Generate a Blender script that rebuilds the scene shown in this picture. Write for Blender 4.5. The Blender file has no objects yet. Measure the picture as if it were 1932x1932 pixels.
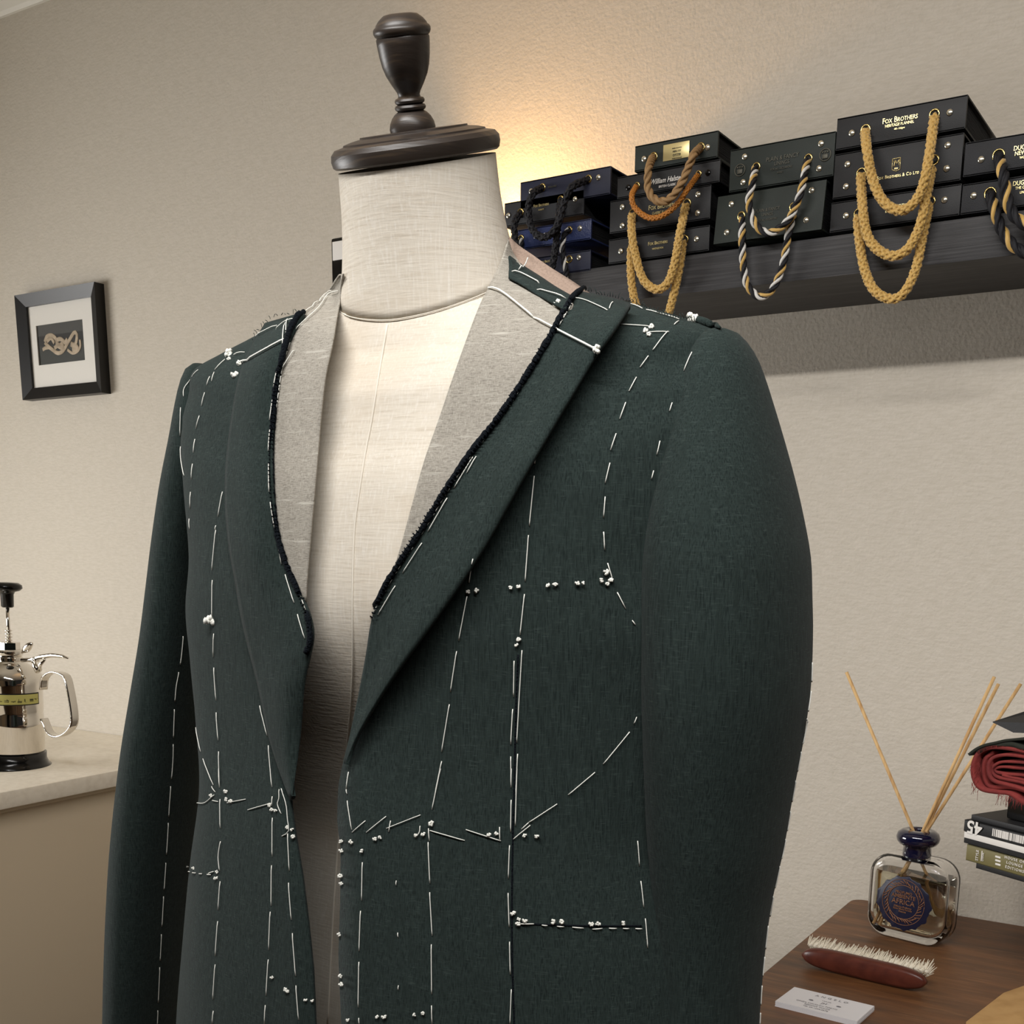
import bpy, bmesh, math, random
import numpy as np
from mathutils import Vector, Matrix
from mathutils.bvhtree import BVHTree
random.seed(7)
SC = bpy.context.scene
COL = SC.collection
# ------------------------------------------------------------------ camera
D = 1.55
FPX, CX, CY = 2189.5, 966.0, 1515.2
_yaw, _pitch, _roll = 0.56549258, -0.21847992, 0.00743187
cy, sy, cp, sp = math.cos(_yaw), math.sin(_yaw), math.cos(_pitch), math.sin(_pitch)
FF = np.array([-sy*cp, cy*cp, sp]); r0 = np.array([cy, sy, 0.0]); u0 = np.cross(r0, FF)
cr, sr = math.cos(_roll), math.sin(_roll)
RR, UU = cr*r0+sr*u0, -sr*r0+cr*u0
CAM = np.array([0.0, -D, 1.30])
cd = bpy.data.cameras.new('camera'); cam = bpy.data.objects.new('camera', cd); COL.objects.link(cam)
cam.matrix_world = Matrix(((RR[0], UU[0], -FF[0], CAM[0]), (RR[1], UU[1], -FF[1], CAM[1]), (RR[2], UU[2], -FF[2], CAM[2]), (0, 0, 0, 1)))
cd.sensor_width = 36; cd.lens = 36*FPX/1932; cd.shift_y = (CY-966)/1932; cd.clip_start = .02
SC.camera = cam
# ------------------------------------------------------------------ world, lights, exposure
SC.view_settings.view_transform = 'Standard'; SC.view_settings.look = 'None'
SC.view_settings.gamma = 1; SC.view_settings.use_curve_mapping = False
SC.view_settings.exposure = -0.02
w = bpy.data.worlds.new('world'); SC.world = w; w.use_nodes = True
bg = w.node_tree.nodes['Background']; bg.inputs[0].default_value = (1, .96, .91, 1); bg.inputs[1].default_value = .018
def area(name, loc, target, sx, sy_, power, col, spread=math.pi):
    l = bpy.data.lights.new(name, 'AREA'); l.shape = 'RECTANGLE'; l.size = sx; l.size_y = sy_; l.energy = power; l.color = col; l.spread = spread
    o = bpy.data.objects.new(name, l); COL.objects.link(o); o.location = loc
    o.rotation_euler = (Vector(target)-Vector(loc)).to_track_quat('-Z', 'Y').to_euler()
    return o
area('left_key_light', (-2.9, -1.35, 1.30), (-1.3, -.35, 1.1), 1.0, .6, 14, (1, .99, .975), math.radians(110))  # soft key light from the left; no window is modelled
a = area('ceiling_light', (.25, -1.62, 2.24), (-.1, -1.62, 0), 2.4, .05, 18, (1, .975, .95), math.radians(115)); a.rotation_euler = (math.radians(43), 0, 0)
def spot(name, loc, target, power, col, ang, blend, rad):
    l = bpy.data.lights.new(name, 'SPOT'); l.energy = power; l.color = col; l.spot_size = ang; l.spot_blend = blend; l.shadow_soft_size = rad
    o = bpy.data.objects.new(name, l); COL.objects.link(o); o.location = loc
    o.rotation_euler = (Vector(target)-Vector(loc)).to_track_quat('-Z', 'Y').to_euler()
    return o
spot('shelf_lamp_light', (-.985, -.075, 1.70), (-.80, -.035, 1.96), 5.6, (1, .58, .23), math.radians(138), .45, .012)

# ------------------------------------------------------------------ helpers
def ray(px, py): return FF+(px-CX)/FPX*RR-(py-CY)/FPX*UU
def onY(px, py, Y): d = ray(px, py); return CAM+d*((Y-CAM[1])/d[1])
def onX(px, py, X): d = ray(px, py); return CAM+d*((X-CAM[0])/d[0])
def onZ(px, py, Z): d = ray(px, py); return CAM+d*((Z-CAM[2])/d[2])
def onD(px, py, dep): return CAM+ray(px, py)*dep
def prj(p):
    q = np.asarray(p, float)-CAM; z = q@FF
    return CX+FPX*(q@RR)/z, CY-FPX*(q@UU)/z, z
def empty(name, loc, label=None, cat=None, group=None, rz=0):
    o = bpy.data.objects.new(name, None); o.empty_display_size = .02; COL.objects.link(o); o.location = loc; o.rotation_euler = (0, 0, rz)
    tag(o, label, cat, group); return o
def tag(o, label=None, cat=None, group=None, kind=None):
    if label: o['label'] = label
    if cat: o['category'] = cat
    if group: o['group'] = group
    if kind: o['kind'] = kind
    return o
bpy.context.view_layer.update()
def mesh(name, vs, fs, m, parent=None, smooth=True, label=None, uv=None, weld=False):
    """world-space vertices; the object keeps the world placement under its parent"""
    me = bpy.data.meshes.new(name)
    off = np.zeros(3)
    if parent is None or True:
        vs = np.asarray(vs, float)
    o = bpy.data.objects.new(name, me)
    if parent is not None:
        chain = []; p = parent
        mw = Matrix.Identity(4)
        while p is not None:
            mw = p.matrix_basis @ mw if not chain else p.matrix_basis @ mw
            chain.append(p); p = p.parent
        mi = mw.inverted()
        vl = [tuple(mi @ Vector(v)) for v in vs]
        o.parent = parent
    else:
        c = vs.mean(axis=0); o.location = c
        vl = [tuple(v-c) for v in vs]
    me.from_pydata(vl, [], [tuple(int(i) for i in f) for f in fs])
    if uv is not None:
        lay = me.uv_layers.new(name='UVMap')
        for li, l in enumerate(me.loops): lay.data[li].uv = uv[l.vertex_index]
    bm = bmesh.new(); bm.from_mesh(me)
    if weld: bmesh.ops.remove_doubles(bm, verts=bm.verts, dist=1e-6)
    bmesh.ops.recalc_face_normals(bm, faces=bm.faces)
    bm.to_mesh(me); bm.free()
    if smooth:
        for p in me.polygons: p.use_smooth = True
    if m is not None: me.materials.append(m)
    COL.objects.link(o)
    if label: o['label'] = label
    return o
class MB:
    def __init__(s): s.v = []; s.f = []
    def add(s, vs, fs):
        n = len(s.v); s.v += [np.asarray(v, float) for v in vs]; s.f += [tuple(i+n for i in f) for f in fs]; return s
    def box(s, x0, x1, y0, y1, z0, z1, b=0):
        if b <= 0:
            vs = [(x, y, z) for x in (x0, x1) for y in (y0, y1) for z in (z0, z1)]
            return s.add(vs, [(0, 1, 3, 2), (4, 6, 7, 5), (0, 4, 5, 1), (2, 3, 7, 6), (0, 2, 6, 4), (1, 5, 7, 3)])
        bm = bmesh.new(); bmesh.ops.create_cube(bm, size=1)
        for v in bm.verts: v.co = ((x0+x1)/2+v.co.x*(x1-x0), (y0+y1)/2+v.co.y*(y1-y0), (z0+z1)/2+v.co.z*(z1-z0))
        bmesh.ops.bevel(bm, geom=bm.edges[:], offset=b, segments=2, affect='EDGES', profile=.6)
        bm.verts.index_update(); r = s.add([tuple(v.co) for v in bm.verts], [tuple(v.index for v in f.verts) for f in bm.faces]); bm.free(); return r
    def tube(s, pts, rad, n=8, cap=True):
        pts = [np.asarray(p, float) for p in pts]; N = len(pts)
        rads = rad if hasattr(rad, '__len__') else [rad]*N
        T = [pts[min(i+1, N-1)]-pts[max(i-1, 0)] for i in range(N)]; T = [t/(np.linalg.norm(t)+1e-12) for t in T]
        a = np.array([0, 0, 1.]) if abs(T[0][2]) < .9 else np.array([1., 0, 0])
        nrm = np.cross(T[0], a); nrm /= np.linalg.norm(nrm); vs = []
        for i in range(N):
            nrm = nrm-T[i]*(nrm@T[i]); nrm /= np.linalg.norm(nrm)+1e-12; b = np.cross(T[i], nrm)
            for k in range(n):
                t = 2*math.pi*k/n; vs.append(pts[i]+rads[i]*(math.cos(t)*nrm+math.sin(t)*b))
        fs = [(i*n+k, i*n+(k+1) % n, (i+1)*n+(k+1) % n, (i+1)*n+k) for i in range(N-1) for k in range(n)]
        if cap: fs += [tuple(range(n-1, -1, -1)), tuple(range((N-1)*n, N*n))]
        return s.add(vs, fs)
    def lathe(s, prof, o, ax=(0, 0, 1), n=32, sx=1, sy_=1, xdir=(1, 0, 0), cap=True):
        ax = np.array(ax, float); ax /= np.linalg.norm(ax); x = np.array(xdir, float); x -= ax*(x@ax); x /= np.linalg.norm(x); y = np.cross(ax, x)
        o = np.array(o, float); vs = []
        for r, h in prof:
            for k in range(n):
                t = 2*math.pi*k/n; vs.append(o+ax*h+max(r, 1e-5)*(math.cos(t)*sx*x+math.sin(t)*sy_*y))
        N = len(prof)
        fs = [(i*n+k, i*n+(k+1) % n, (i+1)*n+(k+1) % n, (i+1)*n+k) for i in range(N-1) for k in range(n)]
        if cap: fs += [tuple(range(n-1, -1, -1)), tuple(range((N-1)*n, N*n))]
        return s.add(vs, fs)
    def torus(s, c, R, r, ax, n=20, m=8):
        ax = np.array(ax, float); ax /= np.linalg.norm(ax); x = np.cross(ax, (0, 0, 1.)); 
        if np.linalg.norm(x) < .1: x = np.array([1., 0, 0])
        x /= np.linalg.norm(x); y = np.cross(ax, x); c = np.array(c, float); vs = []
        for i in range(n):
            t = 2*math.pi*i/n; d = math.cos(t)*x+math.sin(t)*y
            for k in range(m):
                p = 2*math.pi*k/m; vs.append(c+d*(R+r*math.cos(p))+ax*r*math.sin(p))
        return s.add(vs, [(i*m+k, ((i+1) % n)*m+k, ((i+1) % n)*m+(k+1) % m, i*m+(k+1) % m) for i in range(n) for k in range(m)])
    def out(s, name, m, parent=None, smooth=True, label=None): return mesh(name, np.array(s.v), s.f, m, parent, smooth, label)
def auto_smooth(o, ang=35):
    me = o.data
    bm = bmesh.new(); bm.from_mesh(me)
    for e in bm.edges:
        e.smooth = not (len(e.link_faces) == 2 and e.calc_face_angle(0) > math.radians(ang))
    bm.to_mesh(me); bm.free(); return o
def spline(pts, n, closed=False):
    """Catmull-Rom resample by arc length"""
    P = np.array(pts, float); out = []
    Q = np.vstack([2*P[0]-P[1], P, 2*P[-1]-P[-2]])
    for i in range(1, len(Q)-2):
        for t in np.linspace(0, 1, 12, endpoint=False):
            p0, p1, p2, p3 = Q[i-1:i+3]
            out.append(.5*((2*p1)+(-p0+p2)*t+(2*p0-5*p1+4*p2-p3)*t*t+(-p0+3*p1-3*p2+p3)*t**3))
    out.append(P[-1]); out = np.array(out)
    s = np.concatenate([[0], np.cumsum(np.linalg.norm(np.diff(out, axis=0), axis=1))])
    u = np.linspace(0, s[-1], n)
    return np.array([[np.interp(x, s, out[:, k]) for k in range(P.shape[1])] for x in u])
# ------------------------------------------------------------------ materials
def srgb(*c): return tuple(((x/255)/12.92 if x/255 <= .04045 else ((x/255+.055)/1.055)**2.4) for x in c)+(1,)
def mat(name, col, rough=.6, metal=0, spec=.5, bump=None, noise=None, sheen=0, coat=0, trans=0, ior=1.45, emis=None):
    m = bpy.data.materials.new(name); m.use_nodes = True; nt = m.node_tree; b = nt.nodes['Principled BSDF']
    b.inputs['Base Color'].default_value = srgb(*col); b.inputs['Roughness'].default_value = rough; b.inputs['Metallic'].default_value = metal
    b.inputs['Specular IOR Level'].default_value = spec; b.inputs['Sheen Weight'].default_value = sheen; b.inputs['Coat Weight'].default_value = coat
    b.inputs['Transmission Weight'].default_value = trans; b.inputs['IOR'].default_value = ior
    if emis: b.inputs['Emission Color'].default_value = srgb(*emis[0]); b.inputs['Emission Strength'].default_value = emis[1]
    tc = nt.nodes.new('ShaderNodeTexCoord')
    def nz(scale3, sc, det, dist=0):
        mp = nt.nodes.new('ShaderNodeMapping'); mp.inputs['Scale'].default_value = scale3; nt.links.new(tc.outputs['Object'], mp.inputs[0])
        n = nt.nodes.new('ShaderNodeTexNoise'); n.inputs['Scale'].default_value = sc; n.inputs['Detail'].default_value = det; n.inputs['Distortion'].default_value = dist
        nt.links.new(mp.outputs[0], n.inputs[0]); return n.outputs[0]
    if noise:   # list of (scale3, scale, detail, colour2, lo, hi)
        prev = None
        for (s3, sc, det, c2, lo, hi) in noise:
            r = nt.nodes.new('ShaderNodeMapRange'); r.inputs[1].default_value = lo; r.inputs[2].default_value = hi; nt.links.new(nz(s3, sc, det), r.inputs[0])
            mx = nt.nodes.new('ShaderNodeMix'); mx.data_type = 'RGBA'; nt.links.new(r.outputs[0], mx.inputs[0])
            if prev is None: mx.inputs[6].default_value = srgb(*col)
            else: nt.links.new(prev, mx.inputs[6])
            mx.inputs[7].default_value = srgb(*c2); prev = mx.outputs[2]
        nt.links.new(prev, b.inputs['Base Color'])
    if bump:    # list of (scale3, scale, detail, strength, distance)
        prev = None
        for (s3, sc, det, st, di) in bump:
            bp = nt.nodes.new('ShaderNodeBump'); bp.inputs['Strength'].default_value = st; bp.inputs['Distance'].default_value = di
            nt.links.new(nz(s3, sc, det), bp.inputs['Height'])
            if prev: nt.links.new(prev, bp.inputs['Normal'])
            prev = bp.outputs[0]
        nt.links.new(prev, b.inputs['Normal'])
    return m
M_wall = mat('wallpaper', (198, 190, 177), .85, spec=.2, bump=[((1, 1, 1), 230, 3, .55, .0014), ((.5, 1, 4), 330, 2, .25, .0006)],
             noise=[((1, 1, 5), 70, 3, (190, 182, 168), .35, .7)])
M_ceil = mat('ceiling_paint', (225, 220, 210), .9)
M_trim = mat('cornice_paint', (228, 224, 214), .5)
M_floor = mat('floor_wood', (120, 95, 70), .5, noise=[((1, 12, 1), 4, 5, (90, 68, 48), .3, .7)])
M_green = mat('green_linen', (46, 56, 54), .95, spec=.06, sheen=.05,
              noise=[((1, 1, .06), 1500, 2, (31, 39, 38), .44, .66), ((.1, .1, 1), 1700, 2, (66, 77, 74), .56, .88), ((1, 1, .1), 300, 3, (40, 49, 47), .45, .8)],
              bump=[((1, 1, .2), 1500, 2, .55, .0005), ((1, 1, 1), 28, 2, .12, .004)])
M_raw = mat('frayed_selvedge', (18, 22, 27), .95, spec=.1, bump=[((1, 1, 1), 700, 2, 1, .0015)])
M_canvas = mat('grey_canvas', (158, 153, 143), .95, spec=.1, noise=[((.16, .16, 1), 1800, 2, (132, 127, 118), .45, .7), ((1, 1, .15), 1500, 2, (178, 173, 163), .5, .8), ((.08, .08, 1), 500, 2, (184, 180, 170), .62, .75)],
               bump=[((.3, .3, 1), 1600, 2, .4, .0005), ((1, 1, 1), 30, 2, .12, .004)])
M_beige = mat('pinkish_canvas', (158, 138, 124), .95, noise=[((1, 1, 1), 800, 2, (140, 121, 108), .4, .7)])
M_linen = mat('mannequin_linen', (214, 206, 192), .9, spec=.15, noise=[((.06, .06, 1), 700, 2, (200, 190, 174), .5, .8), ((1, 1, .06), 700, 2, (222, 216, 205), .5, .8), ((1, 1, 1), 12, 3, (206, 192, 172), .5, .85)],
              bump=[((.1, .1, 1), 700, 2, .35, .0005), ((1, 1, .1), 700, 2, .3, .0005)])
M_thread = mat('white_thread', (236, 236, 228), .8)
M_seam = mat('seam_line', (226, 219, 205), .85)
M_cap = mat('ebonised_wood', (50, 43, 38), .38, spec=.5, noise=[((1, 1, 9), 30, 4, (84, 70, 55), .52, .8)], bump=[((1, 1, 8), 60, 3, .15, .001)])
M_shelf = mat('black_oak', (44, 43, 44), .55, noise=[((.6, 5, 22), 22, 4, (64, 63, 64), .45, .75)], bump=[((.5, 4, 30), 30, 3, .35, .001)])
M_black = mat('black_bookcloth', (20, 20, 22), .55, bump=[((1, 1, 1), 900, 2, .25, .0004)])
M_blackb = mat('charcoal_bookcloth', (29, 30, 34), .6, bump=[((1, 1, 1), 900, 2, .35, .0005)])
M_navyb = mat('navy_bookcloth', (22, 26, 48), .5, bump=[((1, 1, 1), 900, 2, .25, .0004)])
M_navyl = mat('blue_grain_leather', (44, 54, 92), .32, bump=[((1, 1, 1), 600, 2, .5, .0006)])
M_greenb = mat('green_bookcloth', (27, 35, 30), .6, bump=[((1, 1, 1), 900, 2, .3, .0004)])
M_pages = mat('dark_swatch_cloth', (16, 16, 18), .95, bump=[((.2, .2, 8), 120, 2, .8, .003)])
M_gold = mat('gold_foil', (226, 208, 150), .3, metal=.6)
M_silver = mat('silver_foil', (225, 225, 228), .3, metal=.4)
M_dimfoil = mat('dim_foil', (84, 82, 72), .5, metal=.3)
M_brass = mat('brass_eyelet', (214, 188, 120), .22, metal=1)
M_rivet = mat('nickel_rivet', (235, 232, 215), .18, metal=.9)
M_ropeg = mat('gold_rope', (196, 158, 84), .5, sheen=.3)
M_ropet = mat('tan_rope', (150, 118, 78), .7)
M_ropeo = mat('amber_rope', (176, 112, 40), .55)
M_ropek = mat('black_rope', (16, 16, 22), .7)
M_ropew = mat('white_rope', (212, 210, 205), .55)
M_frame = mat('black_frame', (24, 23, 22), .4)
M_mount = mat('white_mount', (226, 222, 214), .8)
M_glass = mat('glass', (255, 255, 255), 0, trans=1, ior=1.47)
def fake_clear(name):
    m = bpy.data.materials.new(name); m.use_nodes = True; nt = m.node_tree; b = nt.nodes['Principled BSDF']; nt.nodes.remove(b)
    g = nt.nodes.new('ShaderNodeBsdfGlossy'); g.inputs['Roughness'].default_value = .02; t = nt.nodes.new('ShaderNodeBsdfTransparent')
    lw = nt.nodes.new('ShaderNodeLayerWeight'); lw.inputs[0].default_value = .5; pw = nt.nodes.new('ShaderNodeMath'); pw.operation = 'POWER'; pw.inputs[1].default_value = 4
    fr = nt.nodes.new('ShaderNodeMath'); fr.operation = 'MULTIPLY_ADD'; fr.inputs[1].default_value = .9; fr.inputs[2].default_value = .03; mx = nt.nodes.new('ShaderNodeMixShader')
    nt.links.new(lw.outputs['Facing'], pw.inputs[0]); nt.links.new(pw.outputs[0], fr.inputs[0]); nt.links.new(fr.outputs[0], mx.inputs[0]); nt.links.new(t.outputs[0], mx.inputs[1]); nt.links.new(g.outputs[0], mx.inputs[2])
    nt.links.new(mx.outputs[0], nt.nodes['Material Output'].inputs[0]); return m
M_pane = fake_clear('thin_pane')
M_photo_g = mat('print_grey', (62, 62, 60), .6); M_photo_k = mat('print_black', (14, 14, 14), .6); M_photo_d = mat('print_dark', (42, 46, 42), .6)
M_photo_b = mat('print_bone', (190, 172, 148), .7, noise=[((1, 1, 1), 60, 2, (150, 134, 112), .4, .7)])
M_counter = mat('cream_stone', (250, 242, 226), .55, noise=[((1, 1, 1), 90, 3, (240, 231, 214), .4, .7)])
M_cside = mat('cream_panel', (220, 204, 178), .7)
M_chrome = mat('chrome', (225, 220, 212), .08, metal=1)
M_bplast = mat('black_plastic', (12, 12, 12), .18)
M_label = mat('yellow_label', (196, 190, 110), .5)
M_ink = mat('dark_ink', (24, 24, 22), .6)
M_table = mat('walnut_top', (112, 73, 42), .42, noise=[((1, 7, 1), 7, 5, (74, 50, 32), .35, .72), ((2, 30, 1), 10, 3, (140, 98, 62), .55, .85)], bump=[((1, 20, 1), 20, 3, .1, .001)])
M_liquid = mat('pale_oil', (250, 247, 226), 0, trans=1, ior=1.36)
M_navyg = mat('navy_lacquer', (14, 16, 42), .08, coat=1)
M_reed = mat('rattan_reed', (200, 164, 112), .7, noise=[((1, 1, .1), 200, 2, (172, 132, 84), .4, .7)])
M_plaque = mat('dark_blue_label', (20, 22, 46), .45)
M_bronze = mat('bronze_ink', (128, 88, 62), .5, metal=.3, bump=[((1, 1, 1), 500, 2, .8, .001)])
M_brush = mat('red_brown_wood', (92, 44, 32), .35, noise=[((4, 30, 4), 12, 3, (72, 32, 24), .4, .7)])
M_hair = mat('pale_bristle', (222, 213, 194), .8)
M_card = mat('white_card', (226, 224, 226), .6)
M_cink = mat('grey_ink', (120, 118, 122), .6)
M_kraft = mat('kraft_paper', (184, 146, 94), .8, noise=[((1, 1, 1), 40, 3, (166, 128, 78), .4, .7)], bump=[((1, 1, 1), 20, 2, .4, .004)])
M_red = mat('red_cotton', (124, 44, 40), .9, noise=[((1, 1, 1), 60, 3, (98, 32, 32), .4, .7)], bump=[((1, 1, 1), 600, 2, .4, .0005)])
M_dgreen = mat('dark_olive_cloth', (34, 36, 28), .95, bump=[((1, 1, 1), 600, 2, .4, .0005)])
M_olive = mat('olive_cover', (112, 104, 62), .5); M_white = mat('white_paper', (222, 218, 212), .7)
M_wood2 = mat('brown_turned_wood', (110, 74, 46), .4)
M_lampw = mat('lamp_white', (230, 225, 215), .5)

# ------------------------------------------------------------------ room
def struct(o): return tag(o, kind='structure')
b = MB().box(-3.2, 2.2, 0, .12, 0, 2.29); struct(b.out('wall_back', M_wall, smooth=False))
b = MB().box(-3.32, -3.2, -3.6, .12, 0, 2.29); struct(b.out('wall_left', M_wall, smooth=False))
b = MB().box(-3.32, 2.2, -3.72, -3.6, 0, 2.29); struct(b.out('wall_front', M_wall, smooth=False))
for i_, (x0_, x1_, m_) in enumerate(((-2.3, -1.5, M_black), (-.7, .1, M_cside), (.6, 1.5, M_black))):  # unseen dark and pale slabs, added to streak the reflections in the chrome
    e = empty('reflected_slab_%d' % (i_+1), ((x0_+x1_)/2, -3.58, 0)); e['kind'] = 'structure'
    auto_smooth(MB().box(x0_, x1_, -3.598, -3.56, .002, 2.05, .003).out('slab_mesh', m_, e))
b = MB().box(-3.32, 2.2, -3.6, .12, 2.29, 2.39); struct(b.out('ceiling', M_ceil, smooth=False))
b = MB().box(-3.32, 2.2, -3.6, .12, -.1, 0); struct(b.out('floor', M_floor, smooth=False))
# cornice along the wall / ceiling joint
pr = [(0, 2.29), (0, 2.262), (-.006, 2.262), (-.010, 2.268), (-.024, 2.276), (-.028, 2.29)]
vs = [(x, y, z) for x in (-3.2, 2.2) for (y, z) in pr]; n = len(pr)
struct(mesh('trim_1', vs, [(i, (i+1) % n, n+(i+1) % n, n+i) for i in range(n)]+[tuple(range(n)), tuple(range(2*n-1, n-1, -1))], M_trim, smooth=False))

# ------------------------------------------------------------------ text
def text(name, body, size, o, xd, yd, m, parent, align='CENTER', shear=0, small=False, ext=.0002, bold=.0, sx=1.0, spacing=1.0, fs_=1.0, nx_=1.0):
    cu = bpy.data.curves.new(name, 'FONT'); cu.body = body; cu.size = size; cu.align_x = align; cu.align_y = 'CENTER'; cu.shear = shear; cu.extrude = ext; cu.offset = bold; cu.space_character = spacing
    cu.resolution_u = 3; cu.size = size*fs_; cu.offset = bold*fs_*.7; sx = sx*nx_
    if small:
        cu.small_caps_scale = .76
        for cf in cu.body_format: cf.use_small_caps = True
    t = bpy.data.objects.new('tmp', cu); COL.objects.link(t); bpy.context.view_layer.update()
    me = bpy.data.meshes.new_from_object(t.evaluated_get(bpy.context.evaluated_depsgraph_get()))
    xd = np.array(xd, float); xd /= np.linalg.norm(xd); yd = np.array(yd, float); yd /= np.linalg.norm(yd); zd = np.cross(xd, yd)
    vs = [np.array(o)+xd*v.co.x*sx+yd*v.co.y+zd*v.co.z for v in me.vertices]; fs = [tuple(p.vertices) for p in me.polygons]
    bpy.data.objects.remove(t); bpy.data.curves.remove(cu); bpy.data.meshes.remove(me)
    return mesh(name, vs, fs, m, parent, smooth=False)

# ------------------------------------------------------------------ wall shelf
ZS = onY(1340, 605, 0)[2]; YF = onZ(1500, 530, ZS)[1]; ZT = onY(1340, 476, YF)[2]
b = MB().box(-1.02, .55, YF, 0, ZS, ZT, .0012)
auto_smooth(b.out('wall_shelf', M_shelf)); sh = bpy.data.objects['wall_shelf']
tag(sh, 'long black wood-grain floating shelf carrying the stacks of swatch boxes', 'shelf')

# ------------------------------------------------------------------ swatch boxes
YB = YF+.004
def strand_rope(name, path3, rad, parent, mats, braid=False, pitch=None):
    """path3: world points; strands twisted round it"""
    P = spline(path3, 90); L = np.linalg.norm(np.diff(P, axis=0), axis=1).sum(); N = int(max(60, L/.0011)); P = spline(path3, N)
    T = np.gradient(P, axis=0); T /= np.linalg.norm(T, axis=1)[:, None]
    nrm = np.cross(T[0], (0, 1., 0)); nrm /= np.linalg.norm(nrm); fr = []
    for i in range(N):
        nrm = nrm-T[i]*(nrm@T[i]); nrm /= np.linalg.norm(nrm); fr.append((nrm.copy(), np.cross(T[i], nrm)))
    s = np.linspace(0, L, N); pitch = pitch or rad*6.5
    rope = None; parts = {}
    ns = len(mats)
    for k, mm in enumerate(mats):
        sgns = (1, -1) if braid else (1,)
        for sg in sgns:
            ph = 2*math.pi*k/ns+(.4 if sg < 0 else 0)
            wob = .06*rad
            pts = []
            for i in range(N):
                t = ph+sg*2*math.pi*s[i]/pitch
                rr = rad*(.62 if not braid else .68+.16*math.sin(ns*2*math.pi*s[i]/pitch*2+(0 if sg > 0 else math.pi)+k*2.1))
                pts.append(P[i]+rr*(math.cos(t)*fr[i][0]+math.sin(t)*fr[i][1]))
            parts.setdefault(mm.name, (MB(), mm))[0].tube(pts, rad*(.46 if not braid else (.36 if ns > 3 else .4)), 6)
    base = MB().tube(P, rad*.7, 8)
    first = next(iter(parts.values()))[1]
    o = base.out(name, first if braid else mats[0], parent)
    for mb, mm in parts.values(): mb.out('rope_strand', mm, o)
    return o
def tube_px(pxs, Y): return [onY(x, y, Y) for x, y in pxs]
def swatch_box(corners, cover, eyel, rivets, rope, label, rmats, rrad, braid, lift, texts=(), plate=None, depth=.155, slant=0, dark_rivets=False, pm=None):
    rrad *= .87
    C4 = [onY(x, y, YF) for x, y in corners]
    x0 = (C4[0][0]+C4[3][0])/2; x1 = (C4[1][0]+C4[2][0])/2; z1 = (C4[0][2]+C4[1][2])/2; z0 = (C4[2][2]+C4[3][2])/2
    e = empty('swatch_box', ((x0+x1)/2, YF, z0), label, 'swatch box', 'cloth swatch boxes stacked on the wall shelf')
    t = .0022
    mb = MB().box(x0, x1, YF-.001, YF+.0025, z0+.0006, z1-.0006, .0007)
    mb.box(x0, x1, YF-.001, YF+depth, z1-t-.0006, z1-.0006, .0006); mb.box(x0, x1, YF-.001, YF+depth, z0+.0006, z0+t+.0006, .0006)
    if slant:
        for i, v in enumerate(mb.v):
            if v[2] < z0+.006 and v[1] < YF+.01: mb.v[i] = v+np.array([0, -slant, 0])
    auto_smooth(mb.out('cover', cover, e))
    MB().box(x0+.004, x1-.004, YF+.002, YF+depth-.006, z0+t+.0007, z1-t-.0007, .001).out('swatch_pages', M_pages, e)
    yf = YF-.0012
    def yat(z): return yf-(slant*(1-(z-z0)/(z1-z0)) if slant else 0)
    for (x, y) in eyel:
        p = onY(x, y, yf); p[1] = yat(p[2])
        o = MB().torus(p, .0045*rrad/.0045, .0009, (0, 1, 0), 24, 8).out('eyelet', M_brass, e)
        MB().lathe([(.0036*rrad/.0045, 0), (.0036*rrad/.0045, .0003)], p-np.array([0, .0004, 0]), (0, 1, 0), 18).out('eyelet_hole', M_photo_k, o)
    for (x, y) in rivets:
        p = onY(x, y, yf); p[1] = yat(p[2])
        MB().lathe([(.0034, 0), (.0034, .0005), (.0028, .0011), (.0016, .0015), (0, .0016)], p, (0, -1, 0), 16).out('rivet', M_bplast if dark_rivets else M_rivet, e)
    if rope:
        P = [onY(x, y, yf-lift) for x, y in rope]
        if len(eyel) > 0:
            P[0] = onY(rope[0][0], rope[0][1], yf-.002)
            P[-1] = onY(rope[-1][0], rope[-1][1], yf-.002)
        strand_rope('rope_handle', P, rrad, e, rmats, braid)
    if plate:
        q = [onY(x, y, yf) for x, y in plate]; xs = [p[0] for p in q]; zs = [p[2] for p in q]
        auto_smooth(MB().box((xs[0]+xs[3])/2, (xs[1]+xs[2])/2, yf-.0004, yf, (zs[2]+zs[3])/2, (zs[0]+zs[1])/2, .0003).out('name_plate', M_gold, e))
    for (tx, x, y, size, mm, kw) in texts:
        p = onY(x, y, yf-.0006); p[1] = yat(p[2])-.0006
        text('lettering', tx, size, p, (1, 0, 0), (0, 0, 1), mm, e, fs_=.52, nx_=.83, **kw)
    return e
px = 1/FPX*1.35
g4 = [M_ropeg]*4
SM = dict(small=True, bold=.00012)
PL = dict(bold=.0001)
swatch_box([(1000, 490), (1115, 467), (1115, 507), (1000, 530)], M_navyb, [(1074, 489)], [(1092, 486)], None,
   'navy swatch box at the bottom of the leftmost stack, gold lettering half hidden', [M_ropek]*3, .0045, True, .006,
   [('Fox Brothers', 1032, 493, .0085, M_gold, SM), ('JERSEY', 1032, 505, .0042, M_gold, PL)])
swatch_box([(970, 436), (1116, 410), (1116, 449), (985, 475)], M_navyl, [(983, 450), (1074, 434)], [(1094, 431)],
   [(1074, 434), (1065, 443), (1061, 465), (1064, 492), (1068, 512), (1062, 540), (1045, 560), (1010, 552), (990, 515), (984, 480), (983, 452)],
   'shiny blue leather-grained swatch box with white script lettering, left stack', [M_ropek, M_ropew, M_ropek], .0042, False, .007,
   [('Superfine Mohair', 1032, 443, .0135, M_silver, dict(shear=.35, bold=.0002))])
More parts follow.
